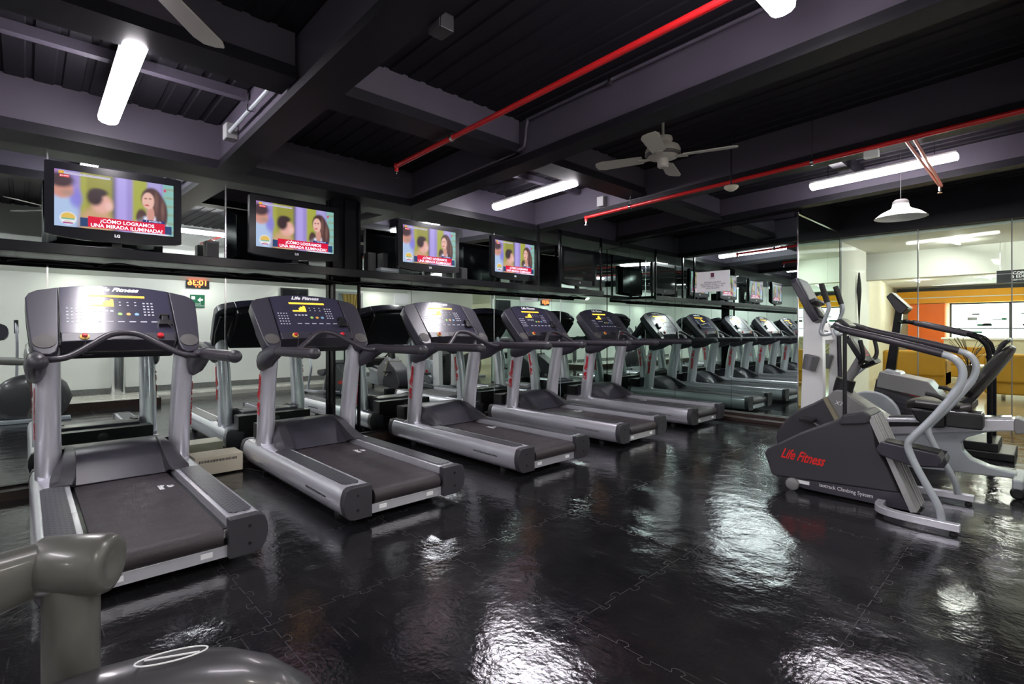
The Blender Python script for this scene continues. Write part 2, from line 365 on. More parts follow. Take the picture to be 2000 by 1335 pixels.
# white sloped soffit over the walkway by the right wall
b = MB(); b.prism([(0.68, 2.12), (0.06, 2.40), (0.06, 2.60), (0.68, 2.60)], -5.2, 6.9, 'y'); struct(b.build('trim_20', wallw))
b = MB(); b.box(-0.42, 0.68, -5.2, 1.6, 0, 0.12, stone); b.box(-0.435, -0.42, -5.2, 1.6, 0, 0.115, brownw); b.box(-0.42, 0.68, 1.6, 1.615, 0, 0.115, brownw); struct(b.build('trim_21'))
b = MB(); b.box(0.3, 0.68, 1.62, 8.9, 0, 0.07, stone); struct(b.build('trim_22'))
b = MB(); b.box(0.66, 0.68, -5.2, 8.9, 0.12, 0.22); struct(b.build('baseboard_right', granite))
b = MB(); b.box(WX-0.01, -5.075, -5.2, 6.85, 0, 0.065); struct(b.build('baseboard_left', brownw))
b = MB(); b.box(-5.19, -2.25, 6.86, 7.14, 0, 0.045, brownw); b.box(-5.19, -2.25, 7.05, 7.14, 0.045, 0.08, brownw); struct(b.build('baseboard_back', bevel=0.004))

def mpanel(x0, x1, y0, y1, z0, z1, mm, parent):
    o = MB(); o.box(x0, x1, y0, y1, z0, z1); return o.build('mirror_panel', mm, parent)
panels = [(-5.15, -3.55), (-3.54, -1.85), (-1.84, 0.125), (0.13, 1.33), (1.335, 2.30), (2.62, 3.30), (3.305, 4.60), (4.605, 5.95), (5.955, 7.13)]
ml_ = empty('wall_mirror', (0, 0, 0), 0, 'long wall mirror in panels below the shelf behind the treadmills', 'mirror')
mu_ = empty('wall_mirror', (0, 0, 0), 0, 'wall mirror strip above the shelf behind the televisions', 'mirror')
for a, bb in panels:
    mpanel(WX-0.01, WX, a, bb, 0.08, 1.755, mirror, ml_)
    mpanel(WX-0.01, WX, a, bb, 1.80, 2.575, mirror, mu_)
for yy in (0.127, 1.332, 4.602, 5.952):
    for z0_, z1_, pp in ((0.08, 1.755, ml_), (1.80, 2.57, mu_)):
        s_ = MB(); s_.box(WX, WX+0.006, yy-0.005, yy+0.005, z0_, z1_); s_.build('joint_strip', chrome, pp)
# mirror pillar
p = empty('mirrored_pillar', (WX, 2.46, 0), 0, 'black framed mirrored pillar between the second and third treadmills', 'pillar')
a = MB(); a.box(-0.005, 0.07, -0.15, 0.15, 0.0, 2.575); a.build('core', gloss, p)
a = MB(); a.box(0.07, 0.076, -0.12, 0.12, 0.10, 1.70); a.build('mirror_face', mirrorend, p)
for yy in (-0.14, 0.14):
    a = MB(); a.box(0.07, 0.09, yy-0.012, yy+0.012, 0.0, 2.57); a.build('edge_post', gloss, p)
a = MB(); a.box(0.07, 0.10, -0.03, 0.01, 1.81, 2.57); a.build('centre_post', gloss, p)
# end wall mirrors
ex = [(-5.19, -4.75), (-4.745, -3.95), (-3.945, -3.1), (-3.095, -2.25)]
me_ = empty('wall_mirror', (0, 0, 0), 0, 'floor to ceiling mirror in panels on the end wall beyond the fifth treadmill', 'mirror')
for a, bb in ex: mpanel(a, bb, 7.14, 7.15, 0.08, 2.65, mirrorend, me_)
b = MB(); b.box(-5.19, -2.275, 7.15, 7.18, 0.0, 2.66); struct(b.build('trim_23', gloss))
mr_ = empty('wall_mirror', (0, 0, 0), 0, 'narrow mirror on the short return wall leading to the glass front', 'mirror')
for a, bb in ((7.16, 8.40), (8.405, 8.98)): mpanel(-2.27, -2.25, a, bb, 0.08, 2.68, mirrorend, mr_)
b = MB(); b.box(-2.252, -2.238, 7.128, 7.142, 0.02, 2.70); tag(b.build('corner_strip', chrome), 'thin bright corner strip on the outer edge of the end mirrors', 'trim strip')
b = MB(); b.box(-2.25, -2.235, 7.14, 8.98, 2.68, 2.70); tag(b.build('mirror_top_rail', chrome), 'thin bright rail along the top of the return mirror', 'trim strip')

# ------------------------------------------------------------------ shelf under the televisions
sh = empty('television_shelf', (WX, 0, 0), 0, 'long black gloss wall shelf carrying the row of televisions', 'shelf')
a = MB(); a.box(0, 0.48, -5.1, 6.40, 1.755, 1.80); a.build('board', gloss, sh, bevel=0.004)
a = MB(); a.box(0.46, 0.485, -5.1, 6.40, 1.725, 1.799); a.build('front_lip', gloss, sh, bevel=0.004)
a = MB(); a.tube([(0.12, -5.1, 1.70), (0.12, 6.4, 1.70)], 0.018, 8); a.build('cable_conduit', gloss, sh)
a = MB()
for k in range(14):
    y0 = -0.6+k*0.5
    a.tube(smooth([(0.12, y0, 1.69), (0.2, y0+0.12, 1.72+random.uniform(-.02, .01)), (0.22, y0+0.3, 1.70), (0.14, y0+0.48, 1.69)], 4), 0.006, 6)
a.build('loose_cables', rubber, sh)
for yy, l in ((4.98, 'nearer one of the pair left of the switched off television'), (5.42, 'farther one of that pair'), (6.36, 'single one at the shelf end')):
    r = MB(); r.box(-4.76, -4.73, yy-0.015, yy+0.015, 1.80, 2.60); tag(r.build('shelf_hanger', gloss), 'black hanger rod, '+l, 'rod')
for yy in (0.93, 2.27, 4.12):
    pass
# small audio boxes
def speaker(y, z, sx, sy, sz, l, m=black):
    e = empty('small_speaker', (-5.05, y, z+0.001), 0, l, 'speaker'); a = MB(); a.box(-sx, sx, -sy, sy, 0, sz); a.build('cabinet', m, e, bevel=0.004)
    a = MB(); a.box(sx, sx+0.006, -sy*0.8, sy*0.8, sz*0.1, sz*0.9); a.build('grille', rubber, e)
speaker(2.69, 1.80, 0.05, 0.045, 0.23, 'tall black speaker on the shelf just right of the mirrored pillar')
speaker(2.84, 1.877, 0.06, 0.03, 0.16, 'small black speaker on the silver player left of the third television')
e = empty('disc_player', (-5.06, 2.88, 1.801), 0, 'flat silver player on the shelf left of the third television', 'media player')
a = MB(); a.box(-0.1, 0.1, -0.11, 0.11, 0, 0.035, silver2); a.box(-0.1, 0.1, -0.11, 0.11, 0.04, 0.075, silver2); a.build('case', parent=e, bevel=0.003)
a = MB(); a.box(0.1, 0.103, -0.08, 0.04, 0.012, 0.022); a.build('disc_slot', black, e)
for yy, l in ((1.18, 'small black tv box on the shelf left of the second television'), (3.93, 'small black tv box between the third and fourth televisions'), (5.2, 'small black tv box between the fourth and the switched off television')):
    speaker(yy, 1.80, 0.05, 0.05, 0.17, l)

# ------------------------------------------------------------------ televisions
def make_tv(on, name='television'):
    t = empty(name, cat='television')
    W, H = 0.405, 0.255
    # outline with a bowed lower edge
    out = [(-W, 0.0), (-W*0.9, -0.012), (-W*0.5, -0.028), (0, -0.035), (W*0.5, -0.028), (W*0.9, -0.012), (W, 0.0), (W, 0.5), (W-0.01, 0.508), (-W+0.01, 0.508), (-W, 0.5)]
    a = MB(); a.prism(out, 0.0, 0.045, 'y'); a.prism(out, 0.045, 0.10, 'y', sc=0.8); a.build('housing', gloss, t, bevel=0.004)
    a = MB(); a.box(-0.03, 0.03, 0.03, 0.07, -0.06, 0.02); a.lathe([(0.15, -0.083), (0.15, -0.075), (0.06, -0.065), (0.02, -0.06)], (0, 0.05, 0), 24); a.build('stand', gloss, t)
    a = MB(); a.prism(out, -0.008, 0.0, 'y'); bz = a.build('bezel', gloss, t)
    x0, x1, z0, z1 = -0.352, 0.352, 0.055, 0.455
    if not on:
        a = MB(); a.box(x0, x1, -0.0095, -0.008, z0, z1); s = a.build('screen', mat('dark_screen_glass', (0.02, 0.024, 0.022), 0.06, coat=1.0, coatr=0.02), t)
        text('brand_mark', 'LG', 0.028, frame((0, -0.0105, 0.018), (1, 0, 0), (0, 0, 1)), whitet, t, bold=0.0008)
        return t
    NX, NZ = 144, 82
    def sm(e0, e1, x): q = min(1, max(0, (x-e0)/(e1-e0))); return q*q*(3-2*q)
    def ell(u, v, cu, cv, ru, rv, soft=0.12): return 1-sm(1-soft, 1+soft, math.hypot((u-cu)/ru, (v-cv)/rv))
    def bar(u, u0, u1, soft=0.02): return sm(u0-soft, u0+soft, u)*(1-sm(u1-soft, u1+soft, u))
    def rect(u, v, u0, u1, v0, v1): return 1.0 if u0 <= u <= u1 and v0 <= v <= v1 else 0.0
    def pix(u, v):
        c = Vector((0.33, 0.26, 0.62))
        def L(col, k):
            nonlocal c
            c = c.lerp(Vector(col), min(1, max(0, k)))
        L((0.30, 0.29, 0.05), bar(u, 0.20, 0.47)); L((0.40, 0.42, 0.07), bar(u, 0.20, 0.25)*0.7); L((0.10, 0.09, 0.12), bar(u, 0.455, 0.485)*0.7); L((0.52, 0.45, 0.95), bar(u, 0.50, 0.58)*0.5)
        L((0.38, 0.40, 0.06), bar(u, 0.63, 0.76)); L((0.42, 0.38, 0.72), bar(u, 0.77, 0.88)*0.8); L((0.24, 0.50, 0.46), bar(u, 0.90, 1.1)); L((0.30, 0.28, 0.12), bar(u, 0.92, 1.1)*bar(math.fmod(v*6, 1), 0.35, 0.6, 0.1)*0.6)
        L((0.5, 0.1, 0.3), bar(u, -0.1, 0.02)*0.5)
        L((0.16, 0.12, 0.12), ell(u, v, 0.34, 0.05, 0.22, 0.16, 0.3)*0.7)
        L((0.42, 0.55, 0.78), ell(u, v, 0.05, 0.18, 0.14, 0.42, 0.25)); L((0.22, 0.2, 0.7), ell(u, v, 0.165, 0.52, 0.05, 0.16, 0.5)*0.8); L((0.60, 0.28, 0.22), ell(u, v, 0.06, 0.66, 0.085, 0.16, 0.3)); L((0.06, 0.03, 0.04), ell(u, v, 0.05, 0.82, 0.10, 0.13, 0.35)); L((0.35, 0.25, 0.2), ell(u, v, 0.10, 0.6, 0.05, 0.05, 0.6)*0.6)
        L((0.58, 0.36, 0.20), ell(u, v, 0.33, 0.12, 0.13, 0.28, 0.3)); L((0.78, 0.42, 0.36), ell(u, v, 0.375, 0.47, 0.085, 0.17, 0.35)); L((0.04, 0.02, 0.025), ell(u, v, 0.315, 0.58, 0.065, 0.15, 0.35)); L((0.04, 0.02, 0.025), ell(u, v, 0.35, 0.68, 0.07, 0.07, 0.4)); L((0.85, 0.55, 0.5), ell(u, v, 0.43, 0.44, 0.03, 0.07, 0.6)*0.7)
        L((0.07, 0.03, 0.03), ell(u, v, 0.80, 0.68, 0.095, 0.22, 0.15)); L((0.08, 0.035, 0.035), ell(u, v, 0.87, 0.42, 0.075, 0.34, 0.15)); L((0.08, 0.035, 0.035), ell(u, v, 0.71, 0.30, 0.05, 0.17, 0.25))
        L((0.75, 0.78, 0.95), ell(u, v, 0.80, 0.08, 0.16, 0.27, 0.15)); L((0.09, 0.04, 0.04), ell(u, v, 0.885, 0.30, 0.05, 0.22, 0.25)); L((0.10, 0.05, 0.05), ell(u, v, 0.70, 0.25, 0.03, 0.13, 0.3)*0.8)
        L((0.62, 0.30, 0.24), ell(u, v, 0.79, 0.38, 0.035, 0.17, 0.2)); L((0.80, 0.48, 0.40), ell(u, v, 0.768, 0.64, 0.055, 0.16, 0.15)); L((0.25, 0.08, 0.07), ell(u, v, 0.745, 0.68, 0.014, 0.014, 0.5)); L((0.25, 0.08, 0.07), ell(u, v, 0.785, 0.685, 0.014, 0.014, 0.5)); L((0.55, 0.06, 0.08), ell(u, v, 0.757, 0.555, 0.02, 0.016, 0.5)); L((0.22, 0.11, 0.09), ell(u, v, 0.84, 0.62, 0.02, 0.2, 0.6)*0.6); L((0.3, 0.16, 0.12), ell(u, v, 0.90, 0.5, 0.015, 0.16, 0.8)*0.5)
        L((0.015, 0.05, 0.16), rect(u, v, 0.20, 0.98, 0.03, 0.19)); L((0.72, 0.0, 0.04), rect(u, v, 0.26, 0.92, 0.025, 0.225)); L((0.01, 0.03, 0.18), rect(u, v, 0.72, 0.92, 0.225, 0.275))
        L((0.65, 0.62, 0.8), rect(u, v, 0.03, 0.44, 0.93, 0.975)); L((0.8, 0.45, 0.03), rect(u, v, 0.03, 0.075, 0.93, 0.985)); L((0.7, 0.04, 0.04), rect(u, v, 0.035, 0.115, 0.875, 0.915))
        L((0.8, 0.82, 0.85), ell(u, v, 0.105, 0.15, 0.065, 0.115, 0.05)); L((0.75, 0.5, 0.1), ell(u, v, 0.105, 0.17, 0.055, 0.08, 0.1)); L((0.15, 0.45, 0.3), rect(u, v, 0.055, 0.155, 0.13, 0.155)); L((0.8, 0.8, 0.85), rect(u, v, 0.055, 0.155, 0.10, 0.125)); L((0.4, 0.03, 0.25), rect(u, v, 0.065, 0.145, 0.05, 0.085)); L((0.6, 0.05, 0.15), ell(u, v, 0.92, 0.88, 0.012, 0.03, 0.2))
        return c
    me = bpy.data.meshes.new('screen'); vv = [(x0+(x1-x0)*i/NX, -0.0097, z0+(z1-z0)*j/NZ) for j in range(NZ+1) for i in range(NX+1)]
    me.from_pydata(vv, [], [(j*(NX+1)+i, j*(NX+1)+i+1, (j+1)*(NX+1)+i+1, (j+1)*(NX+1)+i) for j in range(NZ) for i in range(NX)])
    at = me.color_attributes.new('picture', 'FLOAT_COLOR', 'POINT'); buf = []
    for j in range(NZ+1):
        for i in range(NX+1):
            q = pix(i/NX, j/NZ); buf += [q[0], q[1], q[2], 1.0]
    at.data.foreach_set('color', buf)
    pm = bpy.data.materials.new('television_picture'); pm.use_nodes = True; nt = pm.node_tree; bb = nt.nodes['Principled BSDF']
    an = nt.nodes.new('ShaderNodeAttribute'); an.attribute_name = 'picture'; nt.links.new(an.outputs['Color'], bb.inputs['Emission Color'])
    bb.inputs['Emission Strength'].default_value = 0.42; bb.inputs['Base Color'].default_value = (0.01, 0.01, 0.01, 1); bb.inputs['Roughness'].default_value = 0.3; bb.inputs['Specular IOR Level'].default_value = 0.1
    me.materials.append(pm); so = bpy.data.objects.new('screen', me); C.objects.link(so); so.parent = t
    yy = -0.0105; wt = scrE['white']; X = lambda u: x0+u*(x1-x0); Z = lambda v: z0+v*(z1-z0)
    text('caption', '\u00bfC\u00d3MO LOGRAMOS\nUNA MIRADA ILUMINADA?', 0.036, frame((X(0.59), yy, Z(0.115)), (1, 0, 0), (0, 0, 1)), wt, t, bold=0.0006, ext=0.0001)
    text('ticker', '\u00bfC\u00d3MO LOGRAMOS UNA MIRADA ILUMINADA?', 0.013, frame((X(0.26), yy, Z(0.953)), (1, 0, 0), (0, 0, 1)), darkt, t, ext=0.0001)
    text('live_mark', 'EN VIVO', 0.012, frame((X(0.075), yy, Z(0.895)), (1, 0, 0), (0, 0, 1)), wt, t, ext=0.0001)
    text('name_caption', 'f   JORGE RAUSCHER'.replace('JORGE RAUSCHER', 'EN DIRECTO'), 0.014, frame((X(0.82), yy, Z(0.25)), (1, 0, 0), (0, 0, 1)), wt, t, ext=0.0001)
    text('brand_mark', 'LG', 0.028, frame((0, -0.0105, 0.018), (1, 0, 0), (0, 0, 1)), whitet, t, bold=0.0008)
    return t
tv0 = make_tv(True); tvoff = make_tv(False)
for i, (yc, l) in enumerate(((0.505, 'leftmost lit television, largest in the photo, above the nearest treadmill'), (1.825, 'second lit television, left of the mirrored pillar'), (3.30, 'third lit television, right of the mirrored pillar'), (4.62, 'fourth lit television, just left of the black hanger rods'))):
    t = tv0 if i == 0 else copy_tree(tv0); t.location = (-4.82, yc, 1.884); t.rotation_euler = (0, 0, PI/2 - (0.06 if i == 0 else 0)); tag(t, l, 'television', 'televisions on the wall shelf')
tvoff.location = (-4.82, 5.94, 1.884); tvoff.rotation_euler = (0, 0, PI/2); tag(tvoff, 'switched off dark television at the end of the shelf', 'television', 'televisions on the wall shelf')

# ------------------------------------------------------------------ treadmill
TL = 2.05
def make_treadmill():
    t = empty('treadmill', cat='treadmill')
    def section(sg, g=0.0):
        pts = [(0.262-g, 0.238+g), (0.392, 0.240+g), (0.415+g, 0.228+g), (0.430+g, 0.19), (0.434+g, 0.14), (0.424+g, 0.09), (0.400+g, 0.055-g), (0.370, 0.045-g), (0.262-g, 0.045-g)]
        return [(sg*a, b) for a, b in pts]
    for sg in (1, -1):
        a = MB(); a.loft([[(x, p[0], p[1]) for p in section(sg, 0)] for x in (0.045, 0.6, 1.2, 1.98)]); rail = a.build('side_rail', silver, t, ang=50)
        a = MB(); a.loft([[(x, p[0], p[1]) for p in section(sg, 0.004)] for x in (0.0, 0.012, 0.055)]); a.build('end_cap', char2, rail, bevel=0.006, ang=50)
        a = MB(); a.loft([[(x, p[0], p[1]) for p in section(sg, g)] for x, g in ((1.97, 0.003), (2.035, 0.003), (TL, -0.02))]); a.build('front_cap', char2, rail, ang=50)
        for z in (0.10, 0.19):
            a = MB(); a.lathe([(0.008, 0), (0.008, 0.004)], (-0.003, sg*0.35, z), 10, 'x'); a.build('screw', black, rail)
        a = MB(); poly = [(0.10, 0.300), (0.13, 0.285), (1.30, 0.285), (1.33, 0.300), (1.33, 0.375), (1.30, 0.392), (0.13, 0.392), (0.10, 0.375)]
        a.prism([(p[0], sg*p[1]) for p in poly], 0.2385, 0.2445, 'z'); a.build('tread_strip', studm, rail, bevel=0.002)
        a = MB(); a.box(0.05, 1.5, min(sg*0.232, sg*0.262), max(sg*0.232, sg*0.262), 0.10, 0.19); a.build('deck_edge', black, t)
        # upright: oval mast leaning back towards the user
        pts = [(1.68, sg*0.345, 0.225), (1.65, sg*0.348, 0.5), (1.60, sg*0.35, 0.8), (1.52, sg*0.352, 1.10)]
        a = MB(); a.tube(pts, [0.088, 0.086, 0.083, 0.078], 20, flat=0.74, up=(0, 1, 0)); u = a.build('upright', silver, t)
        a = MB(); a.prism([(1.57, 0.236), (1.79, 0.236), (1.74, 0.262), (1.62, 0.262)], sg*0.29, sg*0.40, 'y'); a.build('mast_foot', silver, u, bevel=0.008)
        # dark drop shaped bracket and hand rail
        a = MB(); a.loft([[(x, sg*0.41+dy*w_, zc+dz*h_) for dy, dz in ((math.cos(q*PI/6), math.sin(q*PI/6)) for q in range(12))] for x, zc, w_, h_ in ((1.62, 0.93, 0.02, 0.05), (1.54, 0.95, 0.045, 0.085), (1.38, 0.985, 0.05, 0.085), (1.26, 1.02, 0.045, 0.06), (1.16, 1.04, 0.038, 0.042))]); hr = a.build('handrail_bracket', char, t)
        a = MB(); a.tube([(1.17, sg*0.41, 1.04), (0.52, sg*0.41, 1.045)], 0.036, 16); h = a.build('hand_rail', grip, t)
        a = MB(); a.ball((0.50, sg*0.41, 1.045), 0.039, sc=(1.15, 1, 1)); a.build('rail_cap', char2, h)
    # text on the uprights and on the rails, visible from outside
    Mv = frame((1.62, 0.413, 0.66), (-0.13, 0, 0.99), (0.99, 0, 0.13)); text('lettering', 'Life Fitness', 0.075, Mv, redt, t, shear=0.4, bold=0.003, sx=1.0)
    Mv = frame((1.62, -0.413, 0.66), (0.13, 0, -0.99), (0.99, 0, 0.13)); text('lettering', 'Life Fitness', 0.075, Mv, redt, t, shear=0.4, bold=0.003, sx=1.0)
    text('rail_lettering', 'FlexDeck Shock Absorption System', 0.022, frame((0.42, 0.4353, 0.145), (-1, 0, 0), (0, 0, 1)), darkt, t)
    # belt and deck
    st = [(0.055+0.05*math.cos(PI/2+k*PI/8)-0.0, 0.150+0.05*math.sin(PI/2+k*PI/8)) for k in range(9)]
    poly = [(1.62, 0.200)] + st + [(1.62, 0.10)]
    a = MB(); a.prism(poly, -0.236, 0.236, 'y'); bl = a.build('belt', beltm, t, ang=25)
    text('belt_lettering', 'Life\nFitness', 0.045, frame((1.05, -0.17, 0.2008), (-1, 0, 0), (0, -1, 0)), whitet, bl, shear=0.3, ext=0.0002, bold=0.0016, sx=0.9)
    a = MB(); a.box(0.035, 0.06, -0.262, 0.262, 0.045, 0.105); bar = a.build('rear_crossbar', silver, t, bevel=0.003)
    for yy in (0.17, -0.17):
        a = MB(); a.box(0.033, 0.035, yy-0.025, yy+0.025, 0.065, 0.09); a.build('sticker', whitet, bar)
    for sg in (1, -1):
        a = MB(); a.box(0.04, 0.075, min(sg*.24, sg*.262), max(sg*.24, sg*.262), 0.14, 0.185); a.build('roller_bolt', chrome, bar, bevel=0.004)
    # motor hood
    prof = [(1.43, 0.203), (1.47, 0.24), (1.54, 0.315), (1.61, 0.365), (1.70, 0.395), (1.80, 0.40), (1.90, 0.39), (1.94, 0.36), (1.95, 0.10), (1.62, 0.10), (1.62, 0.203)]
    a = MB(); a.prism(prof, -0.262, 0.262, 'y'); hood = a.build('motor_hood', char, t, bevel=0.012, seg=3, ang=50)
    a = MB(); a.box(1.90, 2.048, -0.33, 0.33, 0.10, 0.37)
    for z in (0.15, 0.18, 0.21, 0.24): a.box(2.046, 2.052, -0.29, 0.29, z, z+0.012)
    a.build('front_grille', black, hood, bevel=0.006)
    a = MB(); a.lathe([(0.035, 0), (0.035, 0.006), (0.02, 0.007)], (2.048, 0, 0.31), 20, 'x'); a.lathe([(0.012, 0), (0.012, 0.010)], (2.048, 0, 0.31), 12, 'x'); a.build('badge', chrome, hood)
    for sg in (1, -1):
        rings = []
        for x, z0, z1, y0, y1 in ((1.32, 0.238, 0.25, 0.25, 0.345), (1.36, 0.236, 0.275, 0.235, 0.35), (1.46, 0.20, 0.325, 0.225, 0.345), (1.58, 0.20, 0.385, 0.22, 0.32), (1.70, 0.22, 0.41, 0.22, 0.29), (1.80, 0.23, 0.405, 0.225, 0.27)):
            rings.append([(x, sg*y0, z0), (x, sg*y1, z0), (x, sg*y1, z0+(z1-z0)*0.55), (x, sg*(y0*0.4+y1*0.6), z1), (x, sg*y0, z1)])
        a = MB(); a.loft(rings); a.build('hood_wing', char2, t, bevel=0.004)
    # console in its own tilted frame: right, up, normal
    K = frame((1.42, 0, 1.095), (0, -1, 0), (0.657, 0, 0.754))
    top = lambda q: 0.565-0.42*q*q
    N = 10
    cpoly = [(-0.295+0.59*k/N, top(-0.295+0.59*k/N)) for k in range(N+1)] + [(0.295, 0.115), (-0.295, 0.115)]
    a = MB(K); a.prism(cpoly, -0.10, 0.0, 'z'); con = a.build('console', facep, t, bevel=0.005)
    cb = [(-0.295+0.59*k/N, top(-0.295+0.59*k/N)-0.02) for k in range(N+1)] + [(0.295, 0.03), (-0.295, 0.03)]
    a = MB(K); a.prism(cb, -0.17, -0.095, 'z', sc=1.0); a.build('console_back', black, con, bevel=0.02, seg=3)
    low = [(-0.295, 0.112), (0.295, 0.112), (0.295, 0.035)] + [(0.295-0.59*k/8, 0.035+0.012*math.sin(PI*k/8)) for k in range(1, 8)] + [(-0.295, 0.035)]
    a = MB(K); a.prism(low, -0.12, 0.012, 'z'); tr = a.build('console_tray', char, con, bevel=0.006)
    a = MB(K); a.prism([(-0.07, 0.075), (-0.065, 0.09), (-0.05, 0.097), (0.05, 0.097), (0.065, 0.09), (0.07, 0.075), (0.065, 0.06), (0.05, 0.053), (-0.05, 0.053), (-0.065, 0.06)], 0.012, 0.0145, 'z'); a.build('tray_slot', black, tr)
    a = MB(K); a.lathe([(0.024, 0.012), (0.024, 0.018), (0.017, 0.019), (0.017, 0.022)], (-0.185, 0.075, 0), 20); a.build('ring', ringm, tr)
    a = MB(K); a.lathe([(0.014, 0.018), (0.014, 0.032), (0.009, 0.036)], (-0.185, 0.075, 0), 16); a.build('button', redt, tr)
    a = MB(K); a.lathe([(0.019, 0.012), (0.019, 0.028), (0.013, 0.034)], (0.205, 0.078, 0), 20); a.build('stop_button', redp, tr)
    z0 = 0.0006
    text('logo', 'Life Fitness', 0.052, K @ frame((0.0, 0.523, z0), (1, 0, 0), (0, 1, 0)), whitet, con, shear=0.4, bold=0.002, sx=1.0)
    a = MB(K)
    for k in range(24): a.box(-0.148+k*0.0125, -0.148+k*0.0125+0.0108, 0.450, 0.468, z0, z0+0.001)
    for k in range(14):
        hgt = 0.014+(0.004*k if k > 6 else 0)+(0.008 if k in (9, 12) else 0)
        a.box(-0.135+k*0.008, -0.135+k*0.008+0.007, 0.36, 0.36+hgt, z0, z0+0.001)
    a.build('display', orangeE, con)
    a = MB(K)
    for i in range(4):
        for j in range(5): a.box(-0.265+i*0.022, -0.265+i*0.022+0.011, 0.21+j*0.03, 0.22+j*0.03, z0, z0+0.001)
    for i in range(3):
        for j in range(5): a.box(0.135+i*0.022, 0.147+i*0.022, 0.28+j*0.028, 0.29+j*0.028, z0, z0+0.001)
    for i in range(3):
        for j in range(2): a.box(0.005+i*0.042, 0.015+i*0.042, 0.37+j*0.03, 0.378+j*0.03, z0, z0+0.001)
    for i in range(6): a.box(-0.13+i*0.06, -0.095+i*0.06, 0.215, 0.224, z0, z0+0.001)
    for i in range(4): a.box(-0.13+i*0.028, -0.112+i*0.028, 0.31, 0.325, z0, z0+0.001)
    a.build('keypad', keyw, con)
    for x, mm in ((0.005, greenE), (0.05, orK), (0.095, blueE)):
        a = MB(K); a.lathe([(0.013, 0), (0.012, 0.003)], (x, 0.29, 0), 16); a.build('button', mm, con)
    for x0, x1 in ((-0.296, -0.292), (0.292, 0.296)):
        a = MB(K); a.box(x0, x1, 0.12, 0.522, 0.0, 0.003); a.build('divider', black, con)
    # plug-in remote holder with coiled lead
    a = MB(K); a.box(0.215, 0.275, 0.255, 0.275, 0, 0.035); a.box(0.205, 0.285, 0.175, 0.22, 0, 0.03); a.box(0.225, 0.265, 0.20, 0.26, 0.005, 0.03); dk = a.build('headset_jack', black, con, bevel=0.006)
    a = MB(K); a.tube(smooth([(0.245, 0.19, 0.03), (0.27, 0.12, 0.06), (0.285, 0.05, 0.05), (0.27, -0.02, 0.0), (0.25, 0.02, -0.03)], 6), 0.003, 6); a.build('lead', rubber, dk)
    a = MB(K); a.tube(smooth([(-0.185, 0.07, 0.035), (-0.187, 0.0, 0.04), (-0.2, -0.06, 0.0), (-0.15, -0.05, -0.02)], 6), 0.002, 6); a.build('safety_cord', rubber, tr)
    for sg in (1, -1):
        ear = [(0.297, top(0.295)-0.002), (0.40, 0.492), (0.437, 0.462), (0.452, 0.42), (0.445, 0.25), (0.428, 0.03), (0.415, -0.02), (0.385, -0.055), (0.345, -0.06), (0.318, -0.035), (0.305, 0.02)]
        pe = [(sg*p[0], p[1]) for p in ear]
        a = MB(K); a.prism(pe, -0.085, 0.004, 'z'); ea = a.build('console_wing', char, con, bevel=0.008, seg=3)
        pb = [(sg*p[0], p[1]) for p in [(0.31, 0.45), (0.42, 0.42), (0.43, 0.2), (0.41, 0.0), (0.33, 0.0)]]
        a = MB(K); a.prism(pb, -0.13, -0.08, 'z'); a.build('wing_back', black, ea, bevel=0.01)
        a = MB(K); a.lathe([(0.054, 0.004), (0.054, 0.009), (0.048, 0.009), (0.035, 0.012), (0.012, 0.014)], (sg*0.368, 0.045, 0), 28); a.build('speaker', grey, ea)
    # arched sensor bar between the hand rails
    pts = [(1.20, 0.385, 1.03), (1.17, 0.34, 1.03), (1.19, 0.27, 1.045), (1.25, 0.17, 1.11), (1.31, 0.08, 1.17), (1.33, 0, 1.185)]
    pts = pts + [(p[0], -p[1], p[2]) for p in reversed(pts[:-1])]
    a = MB(); a.tube(smooth(pts, 5), 0.019, 12); a.build('arched_bar', grip, t)
    a = MB()
    for sx in (0.3, 1.7):
        for sy in (0.33, -0.33): a.lathe([(0.03, 0), (0.03, 0.03), (0.012, 0.035), (0.012, 0.06)], (sx, sy, 0), 12)
    a.build('levelling_feet', rubber, t)
    return t
tm = make_treadmill()
G = 'treadmills facing the left mirror wall'
spots = [(-2.87, 0.48, 'nearest treadmill at the left edge of the photo'), (-2.93, 1.85, 'second treadmill, dark console with bright amber display'), (-2.96, 3.34, 'third treadmill, pale glare on its console, right of the pillar'),
         (-3.02, 4.82, 'fourth treadmill, dark console, right of the pale glared one'), (-3.02, 6.30, 'fifth treadmill, farthest real one beside the end mirror'),
         (-2.85, -1.07, 'treadmill left of the frame, seen only in the end mirror, nearest to the frame edge'), (-2.85, -2.55, 'treadmill left of the frame, seen only in the end mirror, middle of three'), (-2.85, -4.0, 'treadmill left of the frame, seen only in the end mirror, last of three')]
for i, (x, y, l) in enumerate(spots):
    t = tm if i == 0 else copy_tree(tm); t.location = (x, y, 0); t.rotation_euler = (0, 0, PI); t.scale = (1, 1.055, 1); tag(t, l, 'treadmill', G)

